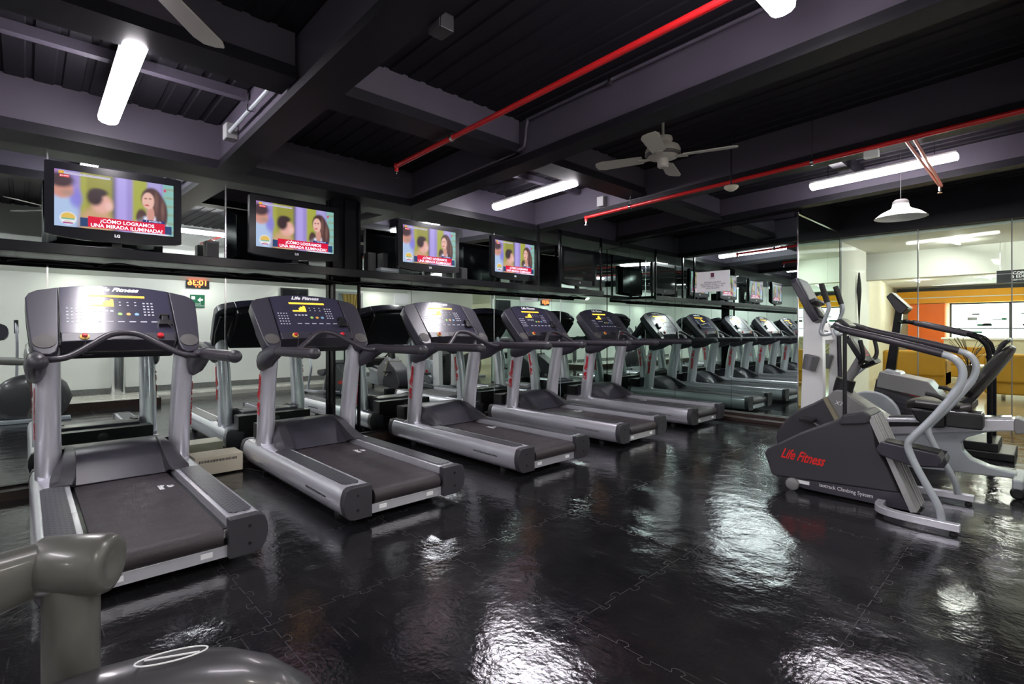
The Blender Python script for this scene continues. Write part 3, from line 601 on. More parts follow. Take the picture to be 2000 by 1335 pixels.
# beige power supply box on the floor
e = empty('power_supply_box', (-4.9, 1.16, 0), 0, 'beige vented metal power box on the floor between the first two treadmills', 'power supply')
a = MB(); a.box(-0.12, 0.12, -0.16, 0.20, 0.012, 0.165); a.build('case', beige, e, bevel=0.006)
a = MB()
for k in range(26): a.box(0.12, 0.1215, -0.13+k*0.011, -0.124+k*0.011, 0.115, 0.135)
a.build('vent_slots', darkt, e)
for x in (-0.09, 0.09):
    for y in (-0.12, 0.16):
        a = MB(); a.lathe([(0.012, 0), (0.012, 0.014)], (x, y, 0), 10); a.build('foot', rubber, e)
a = MB(); a.tube(smooth([(-4.85, 1.38, 0.006), (-4.75, 1.42, 0.006), (-4.6, 1.46, 0.006), (-4.5, 1.43, 0.006)], 5), 0.005, 6); tag(a.build('power_cable', rubber), 'thin black cable on the floor from the beige power box to the second treadmill', 'cable')

# ------------------------------------------------------------------ stair climber in front on the right
def climber():
    t = empty('stair_climber', (0, 4.35, 0), 0, 'grey stair climber with red lettering standing frontmost on the right', 'stair climber')
    body = [(-1.57, 0.24), (-1.55, 0.275), (-1.32, 0.43), (-1.12, 0.535), (-1.03, 0.59), (-0.89, 0.625), (-0.865, 0.605), (-0.84, 0.42), (-0.78, 0.30), (-0.72, 0.135), (-0.66, 0.03), (-0.73, 0.025), (-1.51, 0.065)]
    body = [(-1.57, 0.24), (-1.55, 0.275), (-1.32, 0.43), (-1.12, 0.535), (-1.03, 0.59), (-0.89, 0.625), (-0.865, 0.605), (-0.84, 0.42), (-0.78, 0.29), (-0.71, 0.12), (-1.51, 0.075)]
    a = MB(); a.prism(body, -0.14, 0.14, 'y'); bd = a.build('shroud', char2, t, bevel=0.02, seg=3, ang=50)
    base = [(-1.44, 0.078), (-0.71, 0.122), (-0.64, 0.012), (-0.84, 0.012), (-1.29, 0.02), (-1.38, 0.045)]
    a = MB(); a.prism(base, -0.13, 0.13, 'y'); bs = a.build('base_panel', char, t, bevel=0.006)
    a = MB(); a.prism([(-1.05, 0.53), (-1.04, 0.60), (-0.90, 0.645), (-0.86, 0.62), (-0.88, 0.56)], -0.165, 0.165, 'y'); a.build('shoulder_cover', char2, bd, bevel=0.015, seg=3)
    a = MB()
    for y0 in (-0.15, -0.10, -0.05): a.prism([(-0.885, 0.61), (-0.855, 0.615), (-0.615, 0.02), (-0.65, 0.012)], y0, y0+0.03, 'y')
    for y0 in (0.02, 0.07, 0.12): a.prism([(-0.885, 0.61), (-0.855, 0.615), (-0.615, 0.02), (-0.65, 0.012)], y0, y0+0.03, 'y')
    a.build('pedal_track', lightgrey, t)
    for sg, dz in ((-1, 0.0), (1, -0.05)):
        y0, y1 = (-0.20, -0.035) if sg < 0 else (0.035, 0.20)
        a = MB(); a.prism([(-0.83, 0.40+dz), (-0.80, 0.46+dz), (-0.50, 0.425+dz), (-0.485, 0.395+dz), (-0.50, 0.345+dz), (-0.64, 0.325+dz), (-0.80, 0.365+dz)], y0, y1, 'y'); pd = a.build('pedal', char, t, bevel=0.01)
        a = MB()
        for k in range(5): a.prism([(-0.78, 0.460+dz), (-0.50, 0.428+dz), (-0.50, 0.434+dz), (-0.78, 0.466+dz)], y0+0.015+k*0.03, y0+0.03+k*0.03, 'y')
        a.build('pedal_ribs', black, pd)
    text('lettering', 'Life Fitness', 0.105, frame((-1.30, -0.1415, 0.255), (1, 0, -0.06), (0.06, 0, 1)), mat('bright_red_lettering', (0.75, 0.02, 0.02), 0.4), bd, shear=0.55, bold=0.002, sx=0.62)
    text('base_lettering', 'isotrack Climbing System', 0.038, frame((-1.02, -0.1315, 0.068), (1, 0, -0.03), (0.03, 0, 1)), whitet, bs, sx=0.85)
    a = MB(); a.box(-1.345, -1.25, -0.133, -0.13, 0.055, 0.08); a.build('rating_sticker', whitet, bs)
    for y0 in (-0.17, 0.12):
        a = MB(); a.lathe([(0.03, 0), (0.045, 0.01), (0.045, 0.04), (0.03, 0.05)], (-1.36, y0, 0.046), 20, 'y'); a.build('transport_wheel', midgrey, t)
    for sg in (-1, 1):
        y0 = -0.37 if sg < 0 else 0.37
        k = 0.0 if sg < 0 else -0.01
        pts = [(-1.05, y0*0.62, 1.235), (-1.02, y0*0.80, 1.22), (-0.95, y0*0.9, 1.195), (-0.72, y0*0.96, 1.135), (-0.46, y0, 1.06)]
        a = MB(); a.tube(smooth(pts, 5), 0.024, 14); g = a.build('hand_rail', grip, t)
        pts = [(-0.47, y0, 1.062), (-0.41, y0, 1.035), (-0.375, y0, 0.985), (-0.372, y0, 0.92), (-0.40, y0, 0.84), (-0.50, y0, 0.68), (-0.60, y0, 0.545), (-0.625, y0, 0.50), (-0.62, y0, 0.45), (-0.575, y0, 0.34), (-0.505, y0, 0.20), (-0.475, y0, 0.13), (-0.465, y0, 0.06)]
        a = MB(); a.tube(smooth(pts, 5), 0.021, 14); lg = a.build('leg', silver2, t)
        a = MB(); a.tube([(-0.425, y0, 0.80), (-0.40, y0, 0.84), (-0.39, y0, 0.86)], 0.0235, 14); a.build('joint_collar', silver2, lg)
        r = [(-0.80, y0*0.45, 0.045), (-0.79, y0*0.8, 0.045), (-0.72, y0*0.97, 0.045), (-0.60, y0*1.03, 0.045), (-0.38, y0*1.04, 0.045)]
        ps = smooth(r, 4); rings = []
        for i, p in enumerate(ps):
            d = (ps[min(i+1, len(ps)-1)]-ps[max(i-1, 0)]).normalized(); nn = Vector((-d.y, d.x, 0))*0.024
            rings.append([p-nn+Vector((0, 0, -.022)), p+nn+Vector((0, 0, -.022)), p+nn+Vector((0, 0, .022)), p-nn+Vector((0, 0, .022))])
        a = MB(); a.loft(rings); fb = a.build('foot_beam', silver, t, bevel=0.004)
        a = MB(); a.lathe([(0.02, 0), (0.02, 0.012), (0.008, 0.014), (0.008, 0.03)], (-0.41, y0*1.04, 0), 12); a.build('levelling_foot', rubber, fb)
    a = MB(); a.tube(smooth([(-1.05, -0.23, 1.235), (-1.07, -0.12, 1.235), (-1.075, 0, 1.235), (-1.07, 0.12, 1.235), (-1.05, 0.23, 1.235)], 4), 0.024, 14); a.build('front_loop', grip, t)
    a = MB(); a.tube([(-1.06, 0.02, 0.52), (-1.06, 0.02, 1.24)], 0.014, 10); a.build('mast', black, t)
    a = MB(); a.prism([(-1.13, 1.22), (-1.09, 1.275), (-1.06, 1.285), (-1.0, 1.23), (-1.03, 1.21)], -0.09, 0.09, 'y'); cn = a.build('console', black, t, bevel=0.008)
    a = MB(); a.prism([(-1.058, 1.287), (-1.003, 1.236), (-1.005, 1.234), (-1.06, 1.284)], -0.075, 0.075, 'y'); a.build('display', lcd, cn)
    return t
climber()

# ------------------------------------------------------------------ recumbent bike behind it
def recumbent():
    t = empty('recumbent_bike', (0, 5.32, 0), 0, 'grey recumbent exercise bike with tall black backrest behind the front stair climber', 'exercise bike')
    A = smooth2([(-1.82, 0.20), (-1.75, 0.34), (-1.64, 0.46), (-1.50, 0.545), (-1.40, 0.60), (-1.34, 0.50), (-1.26, 0.34), (-1.2, 0.14), (-1.5, 0.07), (-1.76, 0.08)], 3)
    a = MB(); a.prism(A, -0.15, 0.15, 'y'); sh_ = a.build('front_shroud', char2, t, bevel=0.02, seg=3)
    a = MB(); a.prism([(-1.425, 0.60), (-1.395, 0.61), (-1.25, 0.33), (-1.28, 0.31)], -0.155, 0.155, 'y'); a.build('accent_strip', mat('tan_plastic', (0.25, 0.23, 0.16), 0.5), sh_)
    a = MB(); a.prism([(-1.41, 0.60), (-1.34, 0.675), (-1.27, 0.675), (-1.20, 0.62), (-0.96, 0.46), (-0.93, 0.30), (-1.0, 0.10), (-1.24, 0.12), (-1.26, 0.34)], -0.13, 0.13, 'y'); bd = a.build('main_shroud', midgrey, t, bevel=0.018, seg=3)
    text('lettering', 'X7i', 0.05, frame((-1.30, -0.1315, 0.56), (1, 0, -0.2), (0.2, 0, 1)), whitet, bd, shear=0.2)
    a = MB(); a.loft([[(-1.31+dx*0.075+k*0.03, dy*0.07, z+dx*(-0.02)) for dx, dy in ((math.cos(q*PI/6), math.sin(q*PI/6)) for q in range(12))] for k, z in ((0, 0.64), (0.4, 0.70), (1.0, 0.765))]); a.build('boot', black, t)
    a = MB(); a.tube([(-1.30, 0, 0.70), (-1.22, 0, 0.85), (-1.17, 0, 0.95)], 0.038, 14); ms = a.build('console_mast', midgrey, t)
    K = frame((-1.16, 0, 1.04), (0, 1, 0), (-0.48, 0, 0.88))
    a = MB(K); a.prism([(-0.12, -0.12), (0.12, -0.12), (0.15, -0.06), (0.15, 0.11), (0.11, 0.14), (-0.11, 0.14), (-0.15, 0.11), (-0.15, -0.06)], -0.045, 0.0, 'z'); cn = a.build('console', black, t, bevel=0.01)
    a = MB(K); a.box(-0.10, 0.10, -0.08, 0.10, 0.0, 0.003); a.build('display', lcd, cn)
    a = MB(K)
    for i in range(6):
        for j in range(3): a.box(-0.09+i*0.032, -0.072+i*0.032, -0.07+j*0.03, -0.055+j*0.03, 0.003, 0.004)
    a.build('keypad', redt, cn)
    a = MB(K); a.tube([(-0.13, -0.125, 0.0), (0.13, -0.125, 0.0)], 0.016, 8); a.prism([(-0.12, -0.13), (0.12, -0.13), (0.10, -0.16), (-0.10, -0.16)], -0.06, 0.05, 'z'); a.build('console_tray', black, cn)
    for sg in (-1, 1):
        a = MB(); a.tube(smooth([(-1.17, sg*0.04, 0.93), (-1.13, sg*0.2, 0.93), (-1.10, sg*0.24, 1.0), (-1.12, sg*0.25, 1.12)], 5), 0.017, 10); a.build('handle', black, t)
    # rail
    a = MB(); a.prism([(-0.98, 0.465), (-0.19, 0.555), (-0.19, 0.47), (-0.98, 0.325)], -0.09, 0.09, 'y'); rl = a.build('seat_rail', silver, t, bevel=0.01)
    a = MB(); a.prism([(-0.96, 0.468), (-0.22, 0.553), (-0.22, 0.565), (-0.96, 0.48)], -0.055, 0.055, 'y'); a.build('rail_track', chrome, rl)
    a = MB(); a.prism([(-0.95, 0.44), (-0.6, 0.478), (-0.6, 0.455), (-0.95, 0.40)], -0.094, -0.088, 'y'); a.build('rail_stripe', black, rl)
    a = MB(); a.prism(smooth2([(-0.20, 0.56), (-0.14, 0.54), (-0.12, 0.50), (-0.15, 0.46), (-0.20, 0.455)], 3), -0.1, 0.1, 'y'); a.build('end_cover', midgrey, rl, bevel=0.008)
    # swooping frame
    sw = [(-0.98, 0.34), (-0.62, 0.40), (-0.35, 0.455), (-0.24, 0.475), (-0.36, 0.43), (-0.46, 0.38), (-0.50, 0.33), (-0.49, 0.27), (-0.44, 0.215), (-0.34, 0.175), (-0.19, 0.155), (-0.19, 0.115), (-0.50, 0.10), (-0.90, 0.075), (-1.15, 0.07), (-1.1, 0.2)]
    a = MB(); a.prism(sw, -0.06, 0.06, 'y'); a.build('frame', silver2, t, bevel=0.012, seg=3)
    a = MB(); a.box(-0.21, -0.15, -0.22, 0.22, 0.07, 0.14, silver2); rf = a.build('rear_stabiliser', parent=t, bevel=0.012)
    for y0 in (-0.22, 0.18):
        a = MB(); a.lathe([(0.03, 0), (0.042, 0.01), (0.042, 0.03), (0.03, 0.04)], (-0.18, y0, 0.043), 18, 'y'); a.build('wheel', black, rf)
    a = MB(); a.box(-1.62, -1.52, -0.30, 0.30, 0.0, 0.08); a.build('front_stabiliser', black, t, bevel=0.01)
    # seat and back
    a = MB(); a.loft([[(x+0.0, dy, zc+dz) for dy, dz in ((-w_, -.03), (-w_, 0.01), (-w_*0.8, .03), (w_*0.8, .03), (w_, 0.01), (w_, -.03))] for x, zc, w_ in ((-0.83, 0.60, 0.14), (-0.76, 0.62, 0.20), (-0.60, 0.615, 0.23), (-0.48, 0.61, 0.24), (-0.42, 0.63, 0.22))]); a.build('seat', leather, t, bevel=0.01)
    a = MB(); a.prism([(-0.79, 0.585), (-0.57, 0.585), (-0.57, 0.46), (-0.69, 0.44), (-0.75, 0.50)], -0.24, 0.10, 'y'); a.build('accessory_tray', black, t, bevel=0.015)
    a = MB(); a.box(-0.57, -0.36, -0.26, -0.10, 0.47, 0.585); a.build('bottle_tray', rubber, t, bevel=0.015)
    a = MB(); a.tube([(-0.56, -0.25, 0.588), (-0.37, -0.25, 0.588), (-0.37, -0.11, 0.588), (-0.56, -0.11, 0.588), (-0.56, -0.25, 0.588)], 0.007, 6); a.build('tray_rim', chrome, t)
    a = MB()
    d = Vector((0.27, 0, 0.42)).normalized(); nn = Vector((-d.z, 0, d.x)); rings = []
    for s_, w_, th in ((0.0, 0.13, 0.035), (0.05, 0.19, 0.05), (0.2, 0.215, 0.052), (0.36, 0.19, 0.045), (0.44, 0.14, 0.03), (0.455, 0.11, 0.02)):
        p = Vector((-0.46, 0, 0.70))+d*s_; ring = []
        for q in range(16):
            cc, ss = math.cos(q*PI/8), math.sin(q*PI/8); ring.append(p+Vector((0, 1, 0))*w_*math.copysign(abs(cc)**0.6, cc)+nn*th*math.copysign(abs(ss)**0.7, ss))
        rings.append(ring)
    a.loft(rings); bk = a.build('backrest', leather, t)
    a = MB(); a.prism([(-0.53, 0.63), (-0.44, 0.63), (-0.36, 0.76), (-0.40, 0.78), (-0.47, 0.68)], -0.05, 0.05, 'y'); a.build('back_bracket', black, t, bevel=0.006)
    a = MB(); a.tube(smooth([(-0.30, -0.12, 1.0), (-0.27, -0.12, 1.09), (-0.235, -0.10, 1.125), (-0.235, 0.10, 1.125), (-0.27, 0.12, 1.09), (-0.30, 0.12, 1.0)], 5), 0.014, 8); a.build('push_handle', black, bk)
    for sg in (-1, 1):
        a = MB(); a.tube(smooth([(-0.50, sg*0.2, 0.62), (-0.52, sg*0.3, 0.64), (-0.6, sg*0.32, 0.70), (-0.68, sg*0.32, 0.72)], 5), 0.016, 8); a.build('side_handle', rubber, t)
        a = MB(); a.tube([(-1.40, sg*0.14, 0.32), (-1.40, sg*0.18, 0.32), (-1.40+sg*0.12, sg*0.18, 0.40)], 0.012, 8); cr = a.build('crank', chrome, t)
        a = MB(); a.box(-1.46+sg*0.12, -1.34+sg*0.12, min(sg*.18, sg*.28), max(sg*.18, sg*.28), 0.385, 0.415); a.build('pedal', black, cr, bevel=0.005)
    return t
recumbent()

# ------------------------------------------------------------------ second stair climber, by the glass
def climber2():
    t = empty('stair_climber', (0, 6.80, 0), 0, 'older stair climber with vented grey hood and black rails standing by the glass front', 'stair climber')
    a = MB(); a.prism([(-1.29, 0.70), (-1.27, 0.77), (-0.87, 0.69), (-0.77, 0.55), (-0.76, 0.50), (-1.30, 0.60)], -0.26, 0.10, 'y'); a.build('hood', midgrey, t, bevel=0.012)
    a = MB(); a.prism([(-1.305, 0.69), (-0.80, 0.54), (-0.68, 0.10), (-1.36, 0.04), (-1.38, 0.2)], -0.24, 0.10, 'y'); bd = a.build('body', char2, t, bevel=0.01)
    a = MB(); a.prism([(-1.30, 0.665), (-0.83, 0.535), (-0.83, 0.475), (-1.31, 0.595)], -0.246, -0.238, 'y'); bn = a.build('name_band', black, bd)
    text('lettering', 'Life Fitness', 0.05, frame((-1.02, -0.2475, 0.558), (1, 0, -0.26), (0.26, 0, 1)), redt, bn, shear=0.3, bold=0.001)
    a = MB()
    for k in range(7): a.prism([(-1.32, 0.56-k*0.045), (-0.82+k*0.015, 0.44-k*0.045), (-0.82+k*0.015, 0.425-k*0.045), (-1.32, 0.545-k*0.045)], -0.247, -0.24, 'y')
    a.build('vents', char, bd)
    a = MB(); a.prism([(-1.27, 0.72), (-1.18, 0.72), (-1.11, 1.44), (-1.17, 1.46)], -0.035, 0.035, 'y'); a.build('mast', gloss, t, bevel=0.006)
    a = MB(); a.prism([(-1.24, 1.56), (-1.20, 1.60), (-1.05, 1.43), (-1.10, 1.37), (-1.14, 1.38)], -0.13, 0.13, 'y'); cn = a.build('console', black, t, bevel=0.01)
    a = MB(); a.prism([(-1.195, 1.603), (-1.047, 1.435), (-1.044, 1.437), (-1.192, 1.605)], -0.11, 0.11, 'y'); a.build('display', lcd, cn)
    a = MB(); a.prism([(-1.28, 0.74), (-1.10, 0.715), (-1.12, 0.76), (-1.24, 0.79)], -0.12, 0.12, 'y'); a.build('mast_foot', silver2, t, bevel=0.008)
    for sg in (-1, 1):
        y0 = sg*0.25
        pts = [(-1.13, sg*0.04, 1.29), (-1.08, y0*0.7, 1.29), (-1.0, y0, 1.28), (-0.56, y0, 1.155), (-0.47, y0, 1.10), (-0.43, y0, 1.02), (-0.42, y0, 0.85), (-0.42, y0, 0.06)]
        a = MB(); a.tube(smooth(pts, 5), 0.02, 12); a.build('hand_rail', gloss, t)
        a = MB(); a.tube([(-0.98, y0, 1.276), (-0.58, y0, 1.163)], 0.026, 12); a.build('grip', grip, t)
        a = MB(); a.prism([(-0.86, 0.30), (-0.84, 0.36), (-0.55, 0.34), (-0.55, 0.29)], sg*0.03, sg*0.18, 'y'); a.build('pedal', black, t, bevel=0.006)
    a = MB(); a.tube([(-0.43, -0.25, 0.95), (-0.43, 0.25, 0.95)], 0.018, 10); a.build('crossbar', gloss, t)
    a = MB(); a.box(-0.85, -0.25, -0.29, 0.29, 0.0, 0.07); a.box(-0.62, -0.36, -0.27, 0.27, 0.07, 0.15); a.build('base', black, t, bevel=0.01)
    return t
climber2()

# ------------------------------------------------------------------ white cross trainer next to the end mirror
def crosstrainer():
    t = empty('cross_trainer', (-1.7, 6.1, 0), 0, 'tall white cross trainer with two grip bars and grey console beside the end mirror', 'cross trainer')
    a = MB(); a.prism([(-0.19, 0.05), (-0.16, 0.9), (-0.15, 1.49), (-0.10, 1.50), (0.03, 1.22), (0.04, 0.6), (0.02, 0.05)], -0.05, 0.05, 'y'); tw = a.build('tower', white, t, bevel=0.01)
    a = MB(); a.lathe([(0.009, 0), (0.009, 0.004)], (-0.115, -0.053, 1.42), 12, 'y'); a.build('bolt', black, tw)
    a = MB(); a.prism([(-0.10, 1.30), (-0.02, 1.05), (0.03, 1.10), (-0.02, 1.28)], 0.05, 0.42, 'y'); a.build('cross_plate', white, t, bevel=0.006)
    a = MB(); a.prism([(-0.05, 0.05), (-0.03, 1.15), (0.0, 1.28), (0.05, 1.22), (0.06, 0.05)], 0.42, 0.50, 'y'); a.build('far_tower', white, t, bevel=0.01)
    a = MB(); a.tube([(0.085, 0.42, 0.3), (0.06, 0.42, 1.16)], 0.022, 8); a.build('drive_link', char, t)
    for yy in (-0.13, 0.36):
        a = MB(); a.lathe([(0.065, 0.0), (0.073, 0.15), (0.065, 0.152), (0.06, 0.02)], (-0.075, yy, 0.79), 24, M=Matrix.Translation((-0.075, yy, 0.79)) @ Matrix.Rotation(0.22, 4, 'Y') @ Matrix.Translation((0.075, -yy, -0.79))); ch = a.build('cup_holder', mat('brushed_holder', (0.25, 0.25, 0.27), 0.35, 0.6), t)
    # console
    K = frame((-0.075, 0, 1.52), (0.28, 0.96, 0), (-0.46, 0.134, 0.88)) @ Matrix.Rotation(0.25, 4, 'Y')
    a = MB(K); a.prism([(-0.13, -0.25), (0.13, -0.25), (0.17, -0.15), (0.17, 0.22), (0.12, 0.27), (-0.12, 0.27), (-0.17, 0.22), (-0.17, -0.15)], -0.07, 0.0, 'z'); cn = a.build('console', char, t, bevel=0.012)
    a = MB(K); a.prism([(-0.12, -0.02), (0.12, -0.02), (0.13, 0.2), (0.09, 0.25), (-0.09, 0.25), (-0.13, 0.2)], 0.0, 0.02, 'z'); a.build('display', lcd, cn, bevel=0.006)
    a = MB(K); a.prism([(-0.13, -0.06), (0.13, -0.06), (0.12, -0.02), (-0.12, -0.02)], 0.0, 0.06, 'z'); a.build('reading_ledge', char2, cn, bevel=0.006)
    a = MB(K); a.box(-0.10, 0.10, -0.22, -0.10, 0.0, 0.025); a.build('keypad', black, cn, bevel=0.005)
    a = MB(); a.tube(smooth([(-0.02, 0.0, 1.30), (0.0, 0.0, 1.22), (0.02, 0.02, 1.20), (0.06, 0.03, 1.19)], 4), 0.006, 6); a.build('wire_loop', rubber, t)
    for y0 in (-0.16, 0.34):
        a = MB(); a.tube(smooth([(0.12, y0+0.06, 1.17), (0.06, y0, 1.16), (0.05, y0, 1.22), (0.10, y0, 1.36), (0.12, y0, 1.44), (0.10, y0, 1.50)], 5), 0.020, 12); hb = a.build('arm_bar', silver2, t)
        a = MB(); a.tube([(0.105, y0, 1.485), (0.05, y0, 1.68)], 0.027, 14); a.build('grip', rubber, hb)
    # rear drive disc, ramp and pedals
    a = MB(); a.lathe([(0.20, 0), (0.235, 0.02), (0.235, 0.07), (0.20, 0.09)], (0.42, 0.10, 0.34), 32, 'y'); dk = a.build('drive_wheel', white, t)
    a = MB(); a.lathe([(0.238, 0.0), (0.25, 0.01), (0.25, 0.05), (0.238, 0.06)], (0.42, 0.07, 0.34), 32, 'y'); a.build('wheel_rim', silver2, dk)
    a = MB(); a.lathe([(0.03, 0), (0.03, 0.03)], (0.42, 0.05, 0.34), 16, 'y'); a.build('hub', redt, dk)
    a = MB(); a.tube(smooth([(0.18, -0.02, 0.42), (0.24, -0.02, 0.66), (0.42, -0.02, 0.86), (0.50, -0.02, 0.94)], 5), 0.018, 10); a.build('guide_bar', silver2, t)
    a = MB(); a.tube([(-0.02, -0.1, 0.25), (0.62, -0.1, 0.36)], 0.025, 10); pl = a.build('pedal_arm', silver2, t)
    a = MB(); a.box(0.10, 0.42, -0.18, -0.04, 0.30, 0.33); a.build('pedal', black, pl, bevel=0.008)
    a = MB()
    for k in range(8): a.lathe([(0.035, 0.0), (0.05, 0.012), (0.035, 0.024)], (0.13, 0.30, 0.44+k*0.03), 14)
    a.build('bellows', rubber, t)
    a = MB(); a.box(-0.30, 0.70, 0.06, 0.20, 0.0, 0.08, silver2); a.box(-0.26, -0.16, -0.1, 0.55, 0.0, 0.06, char); a.box(0.60, 0.70, -0.1, 0.5, 0.0, 0.06, char); a.build('base_frame', parent=t, bevel=0.01)
    return t
crosstrainer()

# ------------------------------------------------------------------ elliptical in the near left corner
def elliptical():
    t = empty('elliptical_trainer', cat='elliptical trainer')
    # local origin at the pivot post base; +x runs to the console end
    a = MB(); a.tube([(0, 0, 0.03), (0, 0, 0.77)], 0.040, 28, flat=0.95); po = a.build('pivot_post', pivg, t)
    ax = Vector((0.55, 0.82, -0.02)).normalized(); c0 = Vector((0, 0.005, 0.790))
    a = MB(); prof = [(-0.056, 0.046), (-0.050, 0.050), (0.045, 0.051), (0.057, 0.047), (0.061, 0.038), (0.057, 0.02), (0.052, 0.006)]
    n1 = ax.cross(Vector((0, 0, 1))).normalized(); n2 = ax.cross(n1)
    a.loft([[c0+ax*h+(n1*math.cos(2*PI*k/28)+n2*math.sin(2*PI*k/28))*r for k in range(28)] for h, r in prof]); a.build('pivot_head', pivg, po, ang=60)
    p0 = c0-ax*0.045; rings = []
    for q, wz, wt in ((0, 0.045, 0.03), (0.08, 0.050, 0.026), (0.2, 0.052, 0.02), (0.45, 0.046, 0.02), (0.55, 0.03, 0.018)):
        p = p0+Vector((0.55, -0.75, 0.04)).normalized()*q
        rings.append([p+Vector((0, 0, 1))*math.sin(2*PI*k/16)*wz+Vector((0.8, 0.6, 0))*math.cos(2*PI*k/16)*wt for k in range(16)])
    a = MB(); a.loft(rings); a.build('rocker_arm', pivg, t)
    # domed drive housing
    rings = []
    for k in range(13):
        u = -1+2*k/12; rr = math.sqrt(max(0.0, 1-abs(u)**2.3)); y = 0.33+u*0.0
        rings.append([(0.09+math.copysign(abs(math.cos(2*PI*j/28))**0.8, math.cos(2*PI*j/28))*0.13*max(rr, .02)+0.05*u, 0.03+u*0.40, 0.30+math.sin(2*PI*j/28)*0.33*max(rr, .02)) for j in range(28)])
    a = MB(); a.loft(rings); hs = a.build('drive_housing', mat('metallic_grey_shell', (0.07, 0.068, 0.075), 0.34, 0.3, coat=0.2), t, ang=60)
    a = MB(); a.tube([Vector((0.108, 0.13, 0.626))+Vector((math.cos(2*PI*k/24)*0.018, math.sin(2*PI*k/24)*0.055, -0.0012*math.sin(2*PI*k/24)*25*0.25)) for k in range(25)], 0.0015, 6); a.tube([(0.100, 0.09, 0.631), (0.116, 0.17, 0.620)], 0.0018, 6); a.build('badge', whitet, hs)
    a = MB(); a.box(-0.10, 0.62, -0.45, -0.35, 0.0, 0.06); a.box(-0.08, 0.04, -0.60, 0.40, 0.0, 0.05); a.box(0.52, 0.62, -0.65, -0.15, 0.0, 0.05); a.build('base_frame', silver2, t, bevel=0.01)
    a = MB(); a.tube([(0.56, -0.40, 0.05), (0.54, -0.40, 0.7), (0.58, -0.40, 1.08)], 0.035, 12); a.build('console_mast', midgrey, t)
    K = frame((0.56, -0.40, 1.16), (0, 1, 0), (0.4, 0, 0.9))
    a = MB(K); a.prism(smooth2([(-0.15, -0.1), (0.15, -0.1), (0.17, 0.08), (0, 0.14), (-0.17, 0.08)], 4), -0.06, 0.0, 'z'); cn = a.build('console', char, t, bevel=0.01)
    a = MB(K); a.box(-0.09, 0.09, -0.05, 0.07, 0.0, 0.004); a.build('display', lcd, cn)
    for sg in (-1, 1):
        a = MB(); a.tube(smooth([(0.50, -0.40+sg*0.26, 0.35), (0.48, -0.40+sg*0.27, 0.8), (0.42, -0.40+sg*0.27, 1.1), (0.44, -0.40+sg*0.26, 1.3)], 5), 0.018, 10); hb = a.build('arm_bar', silver, t)
        a = MB(); a.tube([(0.43, -0.40+sg*0.265, 1.16), (0.45, -0.40+sg*0.26, 1.34)], 0.024, 10); a.build('grip', rubber, hb)
    for y0, z in ((-0.50, 0.22), (-0.32, 0.34)):
        a = MB(); a.tube([(-0.05, y0, z), (0.50, y0, z-0.06)], 0.022, 10); pl = a.build('pedal_arm', silver2, t)
        a = MB(); a.box(0.02, 0.34, y0-0.07, y0+0.07, z+0.02, z+0.05); a.build('pedal', black, pl, bevel=0.008)
    return t
el = elliptical(); el.location = (-1.18, 0.06, 0); tag(el, 'elliptical trainer cropped at the bottom left corner, only post and housing showing', 'elliptical trainer', 'elliptical trainers')
e2 = copy_tree(el); e2.location = (-0.10, 8.35, 0); e2.rotation_euler = (0, 0, 0); tag(e2, 'elliptical trainer at the right edge behind the black railed stair climber', 'elliptical trainer', 'elliptical trainers')

# ------------------------------------------------------------------ ceiling lights
def make_light():
    t = empty('ceiling_light', cat='ceiling light')
    a = MB(); a.box(-0.62, 0.62, -0.055, 0.055, 0.02, 0.055); a.build('housing', white, t, bevel=0.008)
    sec = [(-0.058, 0.02), (-0.055, -0.012), (-0.035, -0.028), (0, -0.034), (0.035, -0.028), (0.055, -0.012), (0.058, 0.02)]
    a = MB(); a.loft([[(x, p[0]*s_, 0.02+(p[1]-0.02)*s_) for p in sec] for x, s_ in ((-0.62, 0.8), (-0.61, 1), (0.61, 1), (0.62, 0.8))]); a.build('diffuser', tubeE, t)
    for x in (-0.45, 0.45):
        a = MB(); a.tube([(x, 0, 0.05), (x, 0, 0.22)], 0.004, 6); a.build('hanger', chrome, t)
    return t
lt0 = make_light()
LTS = [(-3.98, 0.43, 2.705, 0, 'glowing ceiling tube light at top left above the nearest treadmill'), (-0.92, 2.10, 2.78, PI/2, 'glowing ceiling tube light cut by the top edge of the photo'),
       (-4.02, 4.12, 2.70, 0, 'glowing ceiling tube light over the fourth treadmill'), (-1.24, 6.33, 2.805, 0, 'glowing ceiling tube light behind the red sprinkler branch on the right'),
       (-1.2, -1.9, 2.80, 0, 'ceiling tube light behind the camera near the right wall'), (-3.9, -2.0, 2.72, 0, 'ceiling tube light behind the camera over the hidden treadmills'), (-2.2, -4.2, 2.75, 0, 'ceiling tube light behind the camera farthest back')]
for i, (x, y, z, rz, l) in enumerate(LTS):
    t = lt0 if i == 0 else copy_tree(lt0); t.location = (x, y, z); t.rotation_euler = (0, -SL if rz == 0 else 0, rz); tag(t, l, 'ceiling light', 'ceiling tube lights')
